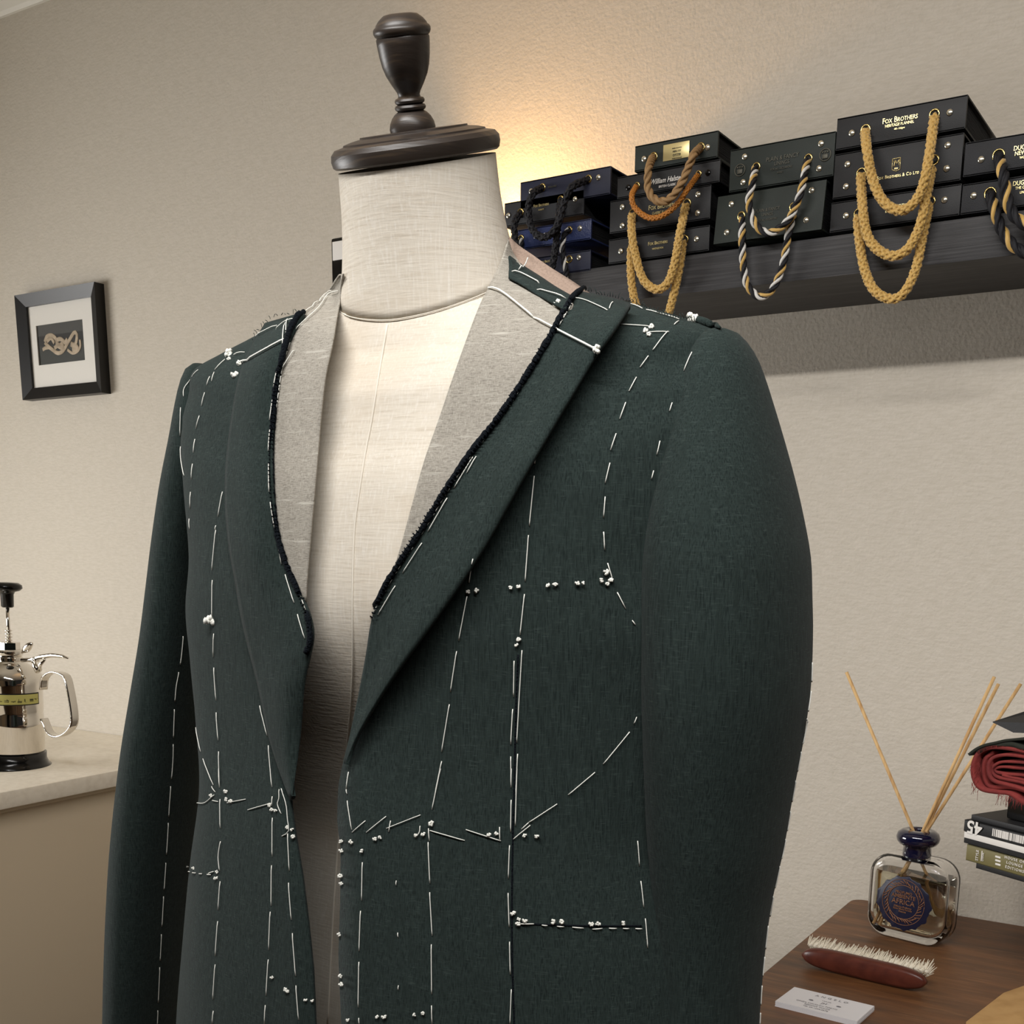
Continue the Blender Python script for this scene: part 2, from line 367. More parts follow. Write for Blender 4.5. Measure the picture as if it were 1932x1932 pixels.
swatch_box([(950, 388), (1104, 352), (1101, 399), (955, 437)], M_blackb, [(982, 401), (1058, 377)], [(959, 407), (1085, 376)],
   [(980, 403), (971, 420), (971, 445), (976, 470), (990, 515), (1018, 535), (1038, 515), (1046, 480), (1051, 440), (1055, 405), (1058, 379)],
   'charcoal swatch box with black rope under the overhanging top box, left stack', [M_ropek]*3, .0048, True, .016,
   [('Fox Brothers', 1021, 387, .0092, M_gold, SM), ('NOBILITY', 1021, 395.5, .0045, M_gold, PL)])
swatch_box([(984, 345), (1155, 310), (1150, 361), (981, 403)], M_navyb, [(1023, 354), (1110, 338)], [(1002, 361), (1129, 335)],
   [(1021, 355), (1005, 366), (997, 392), (1002, 428), (1020, 447), (1040, 441), (1056, 415), (1066, 378), (1080, 352), (1107, 340)],
   'navy swatch box topmost on the leftmost stack, black rope hanging in a loop', [M_ropek]*3, .0048, True, .028,
   [('HOLLAND', 1042, 352, .006, M_dimfoil, PL)])
# second stack
swatch_box([(1150, 452), (1340, 423), (1338, 473), (1148, 501)], M_black, [(1193, 463), (1291, 452)], [(1171, 474), (1314, 451)],
   [(1191, 466), (1190, 510), (1197, 565), (1215, 605), (1237, 615), (1257, 600), (1270, 560), (1282, 505), (1289, 455)],
   'black swatch box at the bottom of the second stack, rope reaching behind the shoulder', g4, .0055, True, .008,
   [('Fox Brothers', 1241, 458, .0105, M_gold, SM), ('VINTAGE FOX', 1241, 468.5, .0055, M_gold, PL)])
swatch_box([(1153, 378), (1343, 348), (1340, 414), (1150, 443)], M_black, [(1194, 403), (1296, 384)], [(1174, 391), (1174, 426), (1317, 367), (1316, 402)],
   [(1192, 406), (1192, 440), (1200, 485), (1214, 528), (1238, 546), (1258, 536), (1272, 500), (1282, 445), (1294, 387)],
   'thick black swatch box with four rivets and gold rope, third from top in second stack', g4, .0055, True, .02,
   [('Fox Brothers', 1249, 389, .0145, M_gold, SM), ('CLASSIC FLANNEL', 1249, 400, .0075, M_gold, dict(bold=.0001, shear=.1))])
swatch_box([(1166, 333), (1361, 300), (1357, 345), (1165, 377)], M_black, [(1202, 350), (1318, 328)], [(1185, 354), (1336, 326)],
   [(1200, 352), (1192, 370), (1198, 392), (1222, 410), (1248, 408), (1276, 387), (1298, 356), (1316, 331)],
   'black swatch box with thin amber rope and cream script, second from top in second stack', [M_ropeo]*4, .0036, True, .030,
   [('William Halstead', 1259, 339, .0155, M_white, dict(shear=.35, bold=.0002)), ('BRITISH CLASSIC', 1259, 350, .007, M_white, PL)], dark_rivets=True)
swatch_box([(1200, 273), (1357, 247), (1353, 299), (1197, 326)], M_greenb, [(1233, 296), (1322, 278)], [(1215, 300), (1335, 278)],
   [(1231, 297), (1224, 318), (1222, 348), (1229, 370), (1246, 380), (1266, 373), (1286, 345), (1299, 315), (1309, 292), (1320, 280)],
   'dark green swatch box with gold name plate and tan rope, top of the second stack', [M_ropet]*3, .0052, False, .041,
   [('KIELDER AND LINTON', 1277, 279, .0028, M_ink, {}), ('MERU XIX', 1277, 285, .0055, M_ink, {}), ('OYSTER', 1277, 292, .0068, M_ink, dict(bold=.00012)), ('WOVEN IN SCOTLAND', 1277, 298, .0028, M_ink, {})],
   plate=[(1252, 273), (1301, 266), (1300, 297), (1251, 304)])
# third stack
tri = [M_ropek, M_ropeg, M_ropew]
swatch_box([(1361, 369), (1564, 338), (1551, 439), (1346, 465)], M_greenb, [(1401, 409), (1499, 392)], [(1381, 386), (1375, 441), (1532, 360), (1524, 418)],
   [(1401, 411), (1400, 450), (1402, 495), (1408, 533), (1425, 556), (1440, 559), (1460, 542), (1477, 500), (1486, 450), (1494, 415), (1499, 395)],
   'dark green swatch box with sloping front, lower of the two with striped cords', tri, .0048, False, .010,
   [('PLAIN & FANCY', 1450, 397, .0095, M_dimfoil, {}), ('LININGS', 1450, 406, .0085, M_dimfoil, {}), ('FOR ALL OCCASIONS', 1450, 416, .0055, M_dimfoil, dict(shear=.2))], slant=.008)
b3 = swatch_box([(1383, 281), (1579, 247), (1571, 334), (1372, 365)], M_greenb, [(1427, 315), (1525, 299)], [(1405, 296), (1402, 344), (1549, 271), (1545, 318)],
   [(1425, 317), (1420, 345), (1413, 380), (1420, 413), (1437, 435), (1458, 438), (1485, 418), (1503, 385), (1514, 350), (1523, 302)],
   'dark green swatch box with faint crests and lettering, upper of the two with striped cords', tri, .0048, False, .022,
   [('PLAIN & FANCY', 1476, 297, .0125, M_dimfoil, {}), ('LININGS', 1475, 307, .011, M_dimfoil, {}), ('FOR ALL OCCASIONS', 1474, 317, .006, M_dimfoil, {}), ('DORSET', 1472, 325, .0045, M_dimfoil, {})])
for (x, y) in ((1396, 321), (1557, 292)):
    p = onY(x, y, YF-.0016); c = MB().torus(p, .0062, .0006, (0, 1, 0), 24, 6); c.box(p[0]-.003, p[0]+.003, p[1]-.0004, p[1], p[2]-.004, p[2]+.001, .0008)
    for dx in (-.0028, 0, .0028): c.lathe([(.0011, 0), (.0011, .0004)], p+np.array([dx, 0, .003]), (0, -1, 0), 10)
    c.out('crest', M_dimfoil, b3)
# fourth stack
swatch_box([(1568, 381), (1813, 347), (1812, 410), (1567, 438)], M_black, [(1620, 403), (1755, 380)], [(1596, 407), (1782, 377)],
   [(1618, 408), (1621, 450), (1631, 508), (1650, 548), (1680, 564), (1705, 553), (1727, 510), (1740, 450), (1753, 385)],
   'black swatch box at the bottom of the tall right stack, longest gold rope loop', g4, .0056, True, .008,
   [('Fox Brothers', 1695, 388, .0115, M_gold, SM), ('EXCLUSIVE WORSTED', 1692, 397, .0058, M_gold, PL)])
b4 = swatch_box([(1576, 292), (1819, 248), (1813, 344), (1571, 376)], M_black, [(1625, 327), (1762, 302)], [(1599, 310), (1596, 352), (1788, 274), (1786, 318)],
   [(1624, 330), (1627, 385), (1635, 440), (1655, 470), (1685, 483), (1712, 470), (1734, 430), (1746, 380), (1758, 318)],
   'thick black swatch box with gold shield crest, middle of the tall right stack', g4, .0056, True, .020,
   [('Fox Brothers & Co Ltd', 1694, 331, .0092, M_gold, dict(small=True, bold=.0001, spacing=1.12)), ('FOX', 1691, 318, .0045, M_gold, PL)])
c = MB(); q = lambda x, y: onY(x, y, YF-.0016)
for A, Bq in (((1684, 300), (1699, 297)), ((1684, 300), (1683, 320)), ((1699, 297), (1698, 319)), ((1683, 320), (1690, 323)), ((1690, 323), (1698, 319)), ((1686, 314), (1690, 302)), ((1690, 302), (1692, 309)), ((1692, 309), (1697, 300)), ((1697, 300), (1696, 312)), ((1687, 303), (1688, 314))):
    c.tube([q(*A), q(*Bq)], .0004, 5)
c.out('crest', M_gold, b4)
swatch_box([(1580, 227), (1827, 173), (1821, 245), (1577, 285)], M_black, [(1633, 245), (1763, 216)], [(1607, 251), (1792, 212)],
   [(1632, 248), (1636, 285), (1645, 333), (1663, 375), (1690, 396), (1715, 391), (1738, 360), (1752, 300), (1763, 220)],
   'black swatch box with heritage flannel gold lettering, topmost of the tall right stack', g4, .0056, True, .032,
   [('Fox Brothers', 1698, 224, .015, M_gold, SM), ('HERITAGE FLANNEL', 1697, 234, .0078, M_gold, PL), ('490 - 510gms', 1697, 242, .0048, M_gold, PL)])
# fifth stack
kg = [M_ropek, M_ropek, M_ropeg]
swatch_box([(1816, 347), (2060, 312), (2056, 374), (1813, 407)], M_blackb, [(1868, 365), (2005, 345)], [(1837, 369)],
   [(1868, 367), (1878, 400), (1893, 440), (1920, 470), (1955, 482), (1985, 450), (2000, 400), (2005, 350)],
   'charcoal swatch box with black and gold cord, lower one at the right edge', kg, .0062, False, .010,
   [('DUGDALE', 1934, 344, .012, M_gold, dict(bold=.0001)), ('THE CLASSIC', 1934, 353, .0075, M_gold, PL), ('LININGS', 1934, 362, .0062, M_gold, PL)])
swatch_box([(1821, 269), (2066, 228), (2060, 298), (1818, 337)], M_blackb, [(1884, 293), (2015, 272)], [(1851, 301)],
   [(1884, 297), (1893, 330), (1899, 370), (1912, 405), (1945, 425), (1980, 390), (2005, 330), (2015, 277)],
   'charcoal swatch box with thick black and gold cord, upper one at the right edge', kg, .0064, False, .024,
   [('DUGDALE', 1936, 277, .012, M_gold, dict(bold=.0001)), ('NEW FINE', 1936, 287, .011, M_gold, PL), ('WORSTED', 1936, 296, .006, M_gold, PL)])
# small lamp standing on the shelf behind the neck of the mannequin, and the item hanging left of it
e = empty('shelf_lamp', (-.985, -.075, ZT), 'small shelf lamp hidden behind the mannequin neck', 'lamp')
MB().lathe([(.028, 0), (.028, .006), (.006, .009), (.005, .035)], (-.985, -.075, ZT), n=24).out('base', M_bplast, e)
MB().lathe([(.010, 0), (.014, .004), (.016, .008)], (-.985, -.075, ZT+.032), n=24, cap=False).out('shade', M_bplast, e)
p = onY(640, 545, -.03); q2 = onY(640, 449, -.03); xl = onY(629, 500, -.03)[0]
e = empty('tablet', (xl+.055, -.025, p[2]), 'small black tablet with white upper part fixed to the wall behind the neck', 'tablet')
auto_smooth(MB().box(xl, xl+.11, -.035, -.023, p[2]-.03, q2[2], .004).out('body', M_bplast, e))
zz = onY(640, 490, -.036)[2]; MB().box(xl+.004, xl+.106, -.0362, -.0345, zz, q2[2]-.006, .0005).out('screen', M_white, e)

# ------------------------------------------------------------------ framed picture
yo = -.022
_q = [onY(x_, y_, yo) for x_, y_ in ((24, 556), (173, 534.5), (196, 742), (45, 753))]
fx0, fx1 = (_q[0][0]+_q[3][0])/2, (_q[1][0]+_q[2][0])/2; fz1, fz0 = (_q[0][2]+_q[1][2])/2, (_q[2][2]+_q[3][2])/2; ft = .022
e = empty('picture_frame', ((fx0+fx1)/2, 0, fz0), 'small black-framed picture of a pale knotted form on the wall', 'picture frame')
yo = -.022
def mitre_frame(x0, x1, z0, z1, wd, y0, y1, bev):
    mb = MB(); O = [(x0, z0), (x1, z0), (x1, z1), (x0, z1)]; I = [(x0+wd, z0+wd), (x1-wd, z0+wd), (x1-wd, z1-wd), (x0+wd, z1-wd)]
    for k in range(4):
        a, b2 = O[k], O[(k+1) % 4]; c2, d = I[(k+1) % 4], I[k]
        vs = [(a[0], y0+0, a[1]), (b2[0], y0, b2[1]), (c2[0], y0+bev, c2[1]), (d[0], y0+bev, d[1]), (a[0], y1, a[1]), (b2[0], y1, b2[1]), (c2[0], y1, c2[1]), (d[0], y1, d[1])]
        mb.add(vs, [(0, 1, 2, 3), (4, 7, 6, 5), (0, 4, 5, 1), (2, 6, 7, 3), (1, 5, 6, 2), (0, 3, 7, 4)])
    return mb
mitre_frame(fx0, fx1, fz0, fz1, ft, yo, 0, .008).out('frame', M_frame, e, smooth=False)
ix0, ix1, iz0, iz1 = fx0+ft, fx1-ft, fz0+ft, fz1-ft
# mount with a window
def fp(x, y, Y): return onY(x, y, Y)
A = [fp(68, 615, yo+.015), fp(155.5, 603, yo+.015), fp(163.5, 681, yo+.015), fp(76, 688, yo+.015)]
wx0 = (A[0][0]+A[3][0])/2; wx1 = (A[1][0]+A[2][0])/2; wz1 = (A[0][2]+A[1][2])/2; wz0 = (A[2][2]+A[3][2])/2
mb = MB(); mb.box(ix0-.002, wx0, yo+.013, yo+.015, iz0-.002, iz1+.002); mb.box(wx1, ix1+.002, yo+.013, yo+.015, iz0-.002, iz1+.002)
mb.box(wx0, wx1, yo+.013, yo+.015, iz0-.002, wz0); mb.box(wx0, wx1, yo+.013, yo+.015, wz1, iz1+.002); mb.out('mount', M_mount, e, smooth=False)
pr_ = MB().box(wx0-.002, wx1+.002, yo+.0160, yo+.0170, wz0-.002, wz1+.002).out('print', M_photo_d, e, smooth=False)
H = wz1-wz0
MB().box(wx0, wx1, yo+.0155, yo+.0161, wz1-.27*H, wz1).out('print_band', M_photo_g, pr_, smooth=False)
MB().box(wx0, wx1, yo+.0156, yo+.0161, wz1-.52*H, wz1-.27*H).out('print_band', M_photo_k, pr_, smooth=False)
def z4(x, y): return onY(x/6.44, 500+y/6.44, yo+.0152)
mb = MB()
for pth, rd in (([(545, 935), (570, 870), (630, 855), (680, 900), (690, 980), (660, 1010)], .0028), ([(545, 940), (580, 980), (640, 1030), (700, 1070), (760, 1050), (800, 990), (850, 900), (905, 815), (935, 850), (925, 940), (900, 1000)], .0028),
                ([(690, 910), (740, 900), (790, 940), (820, 900)], .0030), ([(700, 970), (760, 1000), (740, 940)], .0040), ([(820, 1030), (880, 1070), (940, 1050), (975, 990), (970, 905)], .0020), ([(520, 1030), (550, 1010), (600, 1000)], .0024),
                ([(860, 960), (910, 980), (940, 1010), (880, 1030)], .0036), ([(570, 930), (620, 890), (660, 950)], .0024)):
    P = spline([z4(*q_) for q_ in pth], 24); mb.tube(P, rd*1.45, 10)
for i, v in enumerate(mb.v): v[1] = yo+.0152+(v[1]-(yo+.0152))*.12
mb.out('knotted_form', M_photo_b, pr_)
MB().box(ix0-.001, ix1+.001, yo+.0105, yo+.011, iz0-.001, iz1+.001).out('glass_pane', M_pane, e, smooth=False)

# ------------------------------------------------------------------ counter at the left
ZC = .916; xe = -1.63; zb = onX(100, 1509, xe)[2]
e = empty('counter', ((xe-3.19)/2, -.65, 0), 'beige counter with cream stone top at the left under the chrome sprayer', 'counter')
auto_smooth(MB().box(-3.195, xe, -1.3, -.001, zb, ZC, .004).out('counter_top', M_counter, e))
auto_smooth(MB().box(-3.19, xe-.012, -1.28, -.003, zb-.008, zb-.0002, .002).box(-3.19, xe-.022, -1.27, -.004, .001, zb-.008, .002).out('base_panel', M_cside, e))

# ------------------------------------------------------------------ chrome sprayer
bc = onZ(27, 1444, ZC); pz = FPX/prj(bc)[2]
def sh_z(y): # height above counter of image row y on the axis plane
    return onY(27, y, bc[1])[2]-ZC
e = empty('sprayer', tuple(bc), 'chrome pump sprayer with black base and knob on the cream counter', 'sprayer')
R = 61/pz; k = 1/pz
zs = lambda y: sh_z(y)
MB().lathe([(66*k, 0), (66*k, .003), (62*k, .006), (58*k, zs(1425)-.004), (58*k, zs(1418))], bc, n=48).out('base', M_bplast, e)
MB().lathe([(54.0*k, zs(1420)), (55.5*k, zs(1412)), (55.5*k, zs(1366)), (56.5*k, zs(1363)), (55.5*k, zs(1360)), (55.5*k, zs(1348)), (54.6*k, zs(1345)), (55.5*k, zs(1340)), (55.5*k, zs(1290)), (58*k, zs(1277)), (46*k, zs(1262)), (30*k, zs(1252)), (22*k, zs(1248)), (20*k, zs(1240))], bc, n=64).out('body', M_chrome, e)
nm = MB().lathe([(21*k, zs(1248)), (23*k, zs(1246)), (23*k, zs(1241)), (21*k, zs(1239)), (23*k, zs(1237)), (24*k, zs(1233)), (24*k, zs(1229)), (21*k, zs(1226))], bc, n=24); nm.lathe([(19*k, zs(1226)), (19*k, zs(1213)), (10*k, zs(1212))], bc, n=6)
auto_smooth(nm.out('pump_collar', M_chrome, e))
def bp(x, y, dy=0): 
    v = onY(x-(1462-y)*.0436, y, bc[1]+dy); return v
pm_ = MB()
for yy in (1209, 1203, 1197, 1191): pm_.lathe([(4*k, zs(yy+2)), (7*k, zs(yy)), (4*k, zs(yy-2))], bc, n=16)
pm_.tube([bc+np.array([0, 0, zs(1212)]), bc+np.array([0, 0, zs(1146)])], 3.2*k, 12); pm_.out('pump_rod', M_chrome, e)
MB().lathe([(9*k, zs(1147)), (11*k, zs(1145)), (11.5*k, zs(1122)), (14*k, zs(1117)), (22*k, zs(1115)), (27*k, zs(1110)), (26*k, zs(1104)), (20*k, zs(1100)), (0, zs(1099))], bc, n=32).out('knob', M_bplast, e)
P = spline([bp(82, 1297), (bp(85, 1275)), bp(100, 1263), bp(120, 1266), bp(129, 1280), bp(140, 1345), bp(133, 1370), bp(113, 1384), bp(95, 1378), bp(83, 1352)], 40)
h = MB(); T = np.gradient(P, axis=0); T /= np.linalg.norm(T, axis=1)[:, None]; vs = []; 
for p_, t_ in zip(P, T):
    nn = np.cross(t_, (0, 1, 0)); nn /= np.linalg.norm(nn)
    for a_, b_ in ((-1, -1), (-.6, -1.15), (.6, -1.15), (1, -1), (1, 1), (.6, 1.15), (-.6, 1.15), (-1, 1)): vs.append(p_+np.array([0, a_*.0075, 0])+nn*b_*1.3*k)
h.add(vs, [(i*8+j, i*8+(j+1) % 8, (i+1)*8+(j+1) % 8, (i+1)*8+j) for i in range(39) for j in range(8)]+[tuple(range(8)), tuple(range(319, 311, -1))]); h.out('handle', M_chrome, e)
lv = MB().tube([bp(42, 1244), bp(60, 1242), bp(75, 1236), bp(98, 1231), bp(118, 1232), bp(128, 1235)], [4*k, 4*k, 4.5*k, 4*k, 3*k, 1.5*k], 10)
lv.tube([bp(62, 1242), bp(66, 1252), bp(73, 1262)], [3*k, 5*k, 7*k], 10); lv.tube([bp(85, 1240), bp(76, 1250), bp(74, 1262)], [2*k, 3.5*k, 4*k], 8)
lv.lathe([(0, -5*k), (5*k, -4*k), (5*k, 4*k), (0, 5*k)], bp(68, 1241), (0, 1, 0), 12)
lv.out('trigger_lever', M_chrome, e)
MB().tube(spline([bp(42, 1230), bp(50, 1222), bp(58, 1213), bp(61, 1211)], 10), [2*k, 3*k, 5*k, 6*k, 7*k, 7*k, 6.5*k, 5.5*k, 4*k, 2*k], 10).out('wing_tab', M_chrome, e)
# label curved on the body, centred towards the camera
ang0 = math.atan2(CAM[1]-bc[1], CAM[0]-bc[0])
def lab(a0, a1, y0, y1, rr, nm_, mt, par):
    vs = []; n_ = 14
    for i in range(n_+1):
        t = ang0+a0+(a1-a0)*i/n_
        for hh in (zs(y1), zs(y0)): vs.append(bc+np.array([math.cos(t)*rr, math.sin(t)*rr, hh]))
    return mesh(nm_, vs, [(2*i, 2*i+2, 2*i+3, 2*i+1) for i in range(n_)], mt, par)
L0 = lab(-.50, .98, 1303, 1325, 55.9*k, 'label', M_ink, e); lab(-.46, .94, 1305, 1323, 56.2*k, 'label_field', M_label, L0)
mb = MB()
def gl(t, y, sz, h_=None):  # brush-like glyph strokes wrapped on the label
    a_ = ang0+t; c_ = lambda da, yy: bc+np.array([math.cos(a_+da)*56.5*k, math.sin(a_+da)*56.5*k, zs(yy)])
    for _ in range(4):
        d1, d2 = random.uniform(-sz, sz), random.uniform(-sz, sz); y1, y2 = y+random.uniform(-3.5, 3.5), y+random.uniform(-3.5, 3.5)
        if random.random() < .5: d2 = d1
        else: y2 = y1; d1, d2 = -sz, sz
        mb.tube([c_(d1, y1), c_(d2, y2)], .45*k, 4)
for j in range(7): gl(-.36+j*.20, 1316, .065)
mb.out('lettering', M_ink, L0); e.rotation_euler = (0, math.radians(2.5), math.radians(0)); e.rotation_euler = Matrix.Rotation(math.radians(2.5), 3, Vector(-FF)).to_euler() if False else Matrix.Rotation(math.radians(2.5), 3, Vector((FF[0], FF[1], 0))).to_euler()

# ------------------------------------------------------------------ side table and its things
ZTb = onY(1770, 1720, 0)[2]; xt = -.425
b = MB()
bm = bmesh.new(); bmesh.ops.create_cube(bm, size=1)
X0, X1, Y0, Y1, Zt0 = xt, .75, -.75, -.001, ZTb-.03
for v in bm.verts: v.co = ((X0+X1)/2+v.co.x*(X1-X0), (Y0+Y1)/2+v.co.y*(Y1-Y0), (ZTb+Zt0)/2+v.co.z*.03)
ve = [e_ for e_ in bm.edges if abs(e_.verts[0].co.x-e_.verts[1].co.x) < 1e-6 and abs(e_.verts[0].co.y-e_.verts[1].co.y) < 1e-6]
bmesh.ops.bevel(bm, geom=ve, offset=.018, segments=6, affect='EDGES', profile=.5)
bmesh.ops.bevel(bm, geom=[e_ for e_ in bm.edges if abs(e_.verts[0].co.z-e_.verts[1].co.z) < 1e-6], offset=.002, segments=2, affect='EDGES')
bm.verts.index_update(); tv = [tuple(v.co) for v in bm.verts]; tf = [tuple(v.index for v in f.verts) for f in bm.faces]; bm.free()
e = empty('side_table', (.16, -.375, 0), 'dark walnut side table against the wall at lower right', 'table')
auto_smooth(mesh('table_top', tv, tf, M_table, e))
for (x, y) in ((X0+.05, Y0+.05), (X1-.05, Y0+.05), (X0+.05, Y1-.05), (X1-.05, Y1-.05)): MB().box(x-.022, x+.022, y-.022, y+.022, 0, Zt0, .002).out('leg', M_table, e)

# diffuser bottle: local frame, wide side faces the camera a little left
fl, frr = onZ(1630, 1759, ZTb), onZ(1774, 1796, ZTb)
bx = np.array([.30, -.95*.30/.95*.55, 0]); 
wdir = frr-fl; wdir[2] = 0; wdir /= np.linalg.norm(wdir); ddir = np.array([-wdir[1], wdir[0], 0])
ctr = (fl+frr)/2+ddir*.022+wdir*.0; ctr[2] = ZTb
e = empty('reed_diffuser', tuple(ctr), 'glass reed diffuser bottle with navy collar and ornate dark label on table', 'reed diffuser')
kd = prj(ctr)[2]/FPX
Wb = np.linalg.norm((frr-fl)[:2])/2+.001; Hb = (1775-1612)*kd*.98; Db = .024
def rrect(w, h, r, n=7):
    pts = []
    for cx_, cy_, a0 in ((w-r, h-r, 0), (-w+r, h-r, 90), (-w+r, -h+r, 180), (w-r, -h+r, 270)):
        for i in range(n+1):
            t = math.radians(a0+90*i/n); pts.append((cx_+r*math.cos(t), cy_+r*math.sin(t)))
    return pts
def bottle_shell(w, h, d, r, z0, er):
    """rounded-rectangle slab: front silhouette w x h, thickness d, edge rounding er"""
    vs = []; fs = []; prof = []
    m = 6
    for i in range(m+1):
        t = math.pi/2*i/m; prof.append((er*(1-math.sin(t)), -d+er*(1-math.cos(t)) if False else -d+er-er*math.cos(t)*1.0))
    lev = [(er-er*math.sin(math.pi/2*i/m), -d+er-er*math.cos(math.pi/2*i/m)) for i in range(m+1)]
    lev = lev+[(a_, -b_) for a_, b_ in reversed(lev)]
    for ins, dd in lev:
        for (x, y) in rrect(w-ins, h/2-ins, max(r-ins, .002)):
            vs.append(ctr+wdir*x+ddir*dd+np.array([0, 0, z0+h/2+y]))
    N = len(rrect(1, 1, .1)); L = len(lev)
    fs = [(i*N+j, i*N+(j+1) % N, (i+1)*N+(j+1) % N, (i+1)*N+j) for i in range(L-1) for j in range(N)]
    fs += [tuple(range(N-1, -1, -1)), tuple(range((L-1)*N, L*N))]
    return vs, fs
mb = MB(); mb.add(*bottle_shell(Wb, Hb, Db, .026, .0005, .012))
o = mb.out('bottle', M_glass, e)
vi, fi = bottle_shell(Wb-.0055, Hb-.016, Db-.0055, .020, .0105, .008)
iw = mesh('inner_wall', vi, fi, M_glass, e); iw.data.flip_normals()
# liquid filling the cavity
vl, flq = bottle_shell(Wb-.0062, Hb-.0175, Db-.0062, .019, .0112, .0075)
lt = ZTb+Hb*.80; vl = [np.array([v[0], v[1], min(v[2], lt)]) for v in vl]
mesh('fragrance_oil', vl, flq, M_liquid, e)
ct = ctr+np.array([0, 0, Hb])
pk = kd
MB().lathe([(10*pk, -.004), (25*pk, -.001), (26*pk, .002), (25*pk, 18*pk), (28*pk, 22*pk), (34*pk, 24*pk), (38*pk, 30*pk), (39*pk, 37*pk), (36*pk, 45*pk), (28*pk, 50*pk), (18*pk, 51*pk), (15*pk, 48*pk), (14*pk, 30*pk), (13*pk, 20*pk)], ct, n=48, cap=False).out('collar', M_navyg, e)
mth = ct+np.array([0, 0, 36*pk])
tips = [((1597, 1268), (1738, 1768), .0), ((1876, 1277), (1650, 1742), .0), ((1884, 1290), (1660, 1746), .0), ((1926, 1290), (1656, 1744), .004)]
for (tp, bt, dz), off in zip(tips, (-5, 3, 6, 8)):
    top = onY(tp[0], tp[1], ctr[1]+(.03 if off > 5 else -.0))
    mm = mth+wdir*off*pk
    dirv = (mm-top)/np.linalg.norm(mm-top); tt = (ZTb+.014-mm[2])/dirv[2]; low = mm+dirv*tt
    q_ = low-ctr; lim = Wb-.012; xx = q_@wdir; 
    if abs(xx) > lim: low = low-wdir*(xx-math.copysign(lim, xx))
    yy = (low-ctr)@ddir; low = low-ddir*(yy-max(-.018, min(.018, yy)))
    MB().tube([top, mm, low], 3.0*pk, 10).out('reed', M_reed, e)
# ornate label
oc = ctr-ddir*(Db+.0007)+np.array([0, 0, Hb*.49]); N = 96; ring = []
for i in range(N):
    t = 2*math.pi*i/N; r_ = .0312*(1+.03*math.cos(13*t)+.015*math.cos(26*t+.7)+(.13*max(0, math.cos(t))**6)+(.13*max(0, -math.cos(t))**6))
    ring.append((r_*math.cos(t), r_*1.03*math.sin(t)-(.003 if math.sin(t) < -.4 else 0)))
def plate(ringpts, c, dd, th, nm_, mt, par):
    vs = [c+wdir*x-ddir*dd+np.array([0, 0, y]) for x, y in ringpts]+[c+wdir*x*.96-ddir*(dd+th)+np.array([0, 0, y*.96]) for x, y in ringpts]; n_ = len(ringpts)
    return auto_smooth(mesh(nm_, vs, [tuple(range(n_)), tuple(range(2*n_-1, n_-1, -1))]+[(i, (i+1) % n_, n_+(i+1) % n_, n_+i) for i in range(n_)], mt, par))
lb = plate(ring, oc, 0, .0008, 'label', M_plaque, e)
c = MB()
for i in range(40):
    t = 2*math.pi*i/40; R1 = .0208+.0014*math.sin(5*t); p0 = oc+wdir*R1*math.cos(t)-ddir*.0011+np.array([0, 0, R1*1.05*math.sin(t)])
    t2 = t+.22; R2 = .0252+.0017*math.cos(9*t); p1 = oc+wdir*R2*math.cos(t2)-ddir*.0011+np.array([0, 0, R2*1.05*math.sin(t2)])
    c.tube([p0, (p0+p1)/2+wdir*.0006, p1], .00055, 5)
for R1, rr in ((.0200, .0005), (.0270, .00035)):
    c.tube([oc+wdir*R1*math.cos(t)-ddir*.0010+np.array([0, 0, R1*1.06*math.sin(t)]) for t in np.linspace(0, 2*math.pi, 60)], rr, 5)
c.out('label_wreath', M_bronze, lb)
for tx, dz, sz in (('PROFUMO', .0120, .0046), ('AMBIENTE', .0070, .0066), ('AFRICA', .0000, .0088), ('Officina Profumo', -.0062, .0033), ('Santa Maria Novella', -.0090, .0030), ('Firenze', -.0120, .0032)):
    text('lettering', tx, sz, oc-ddir*.0012+np.array([0, 0, dz]), wdir, (0, 0, 1), M_bronze, lb, bold=.00008)

# clothes brush
A = onZ(1535, 1822, ZTb); Bp = onZ(1728, 1868, ZTb); ld = Bp-A; Ln = np.linalg.norm(ld)/2+.012; ld /= np.linalg.norm(ld); wd_ = np.array([-ld[1], ld[0], 0]); bcn = (A+Bp)/2+wd_*.006
e = empty('clothes_brush', (bcn[0], bcn[1], ZTb), 'reddish wooden clothes brush lying on its side, pale bristles facing the bottle', 'brush')
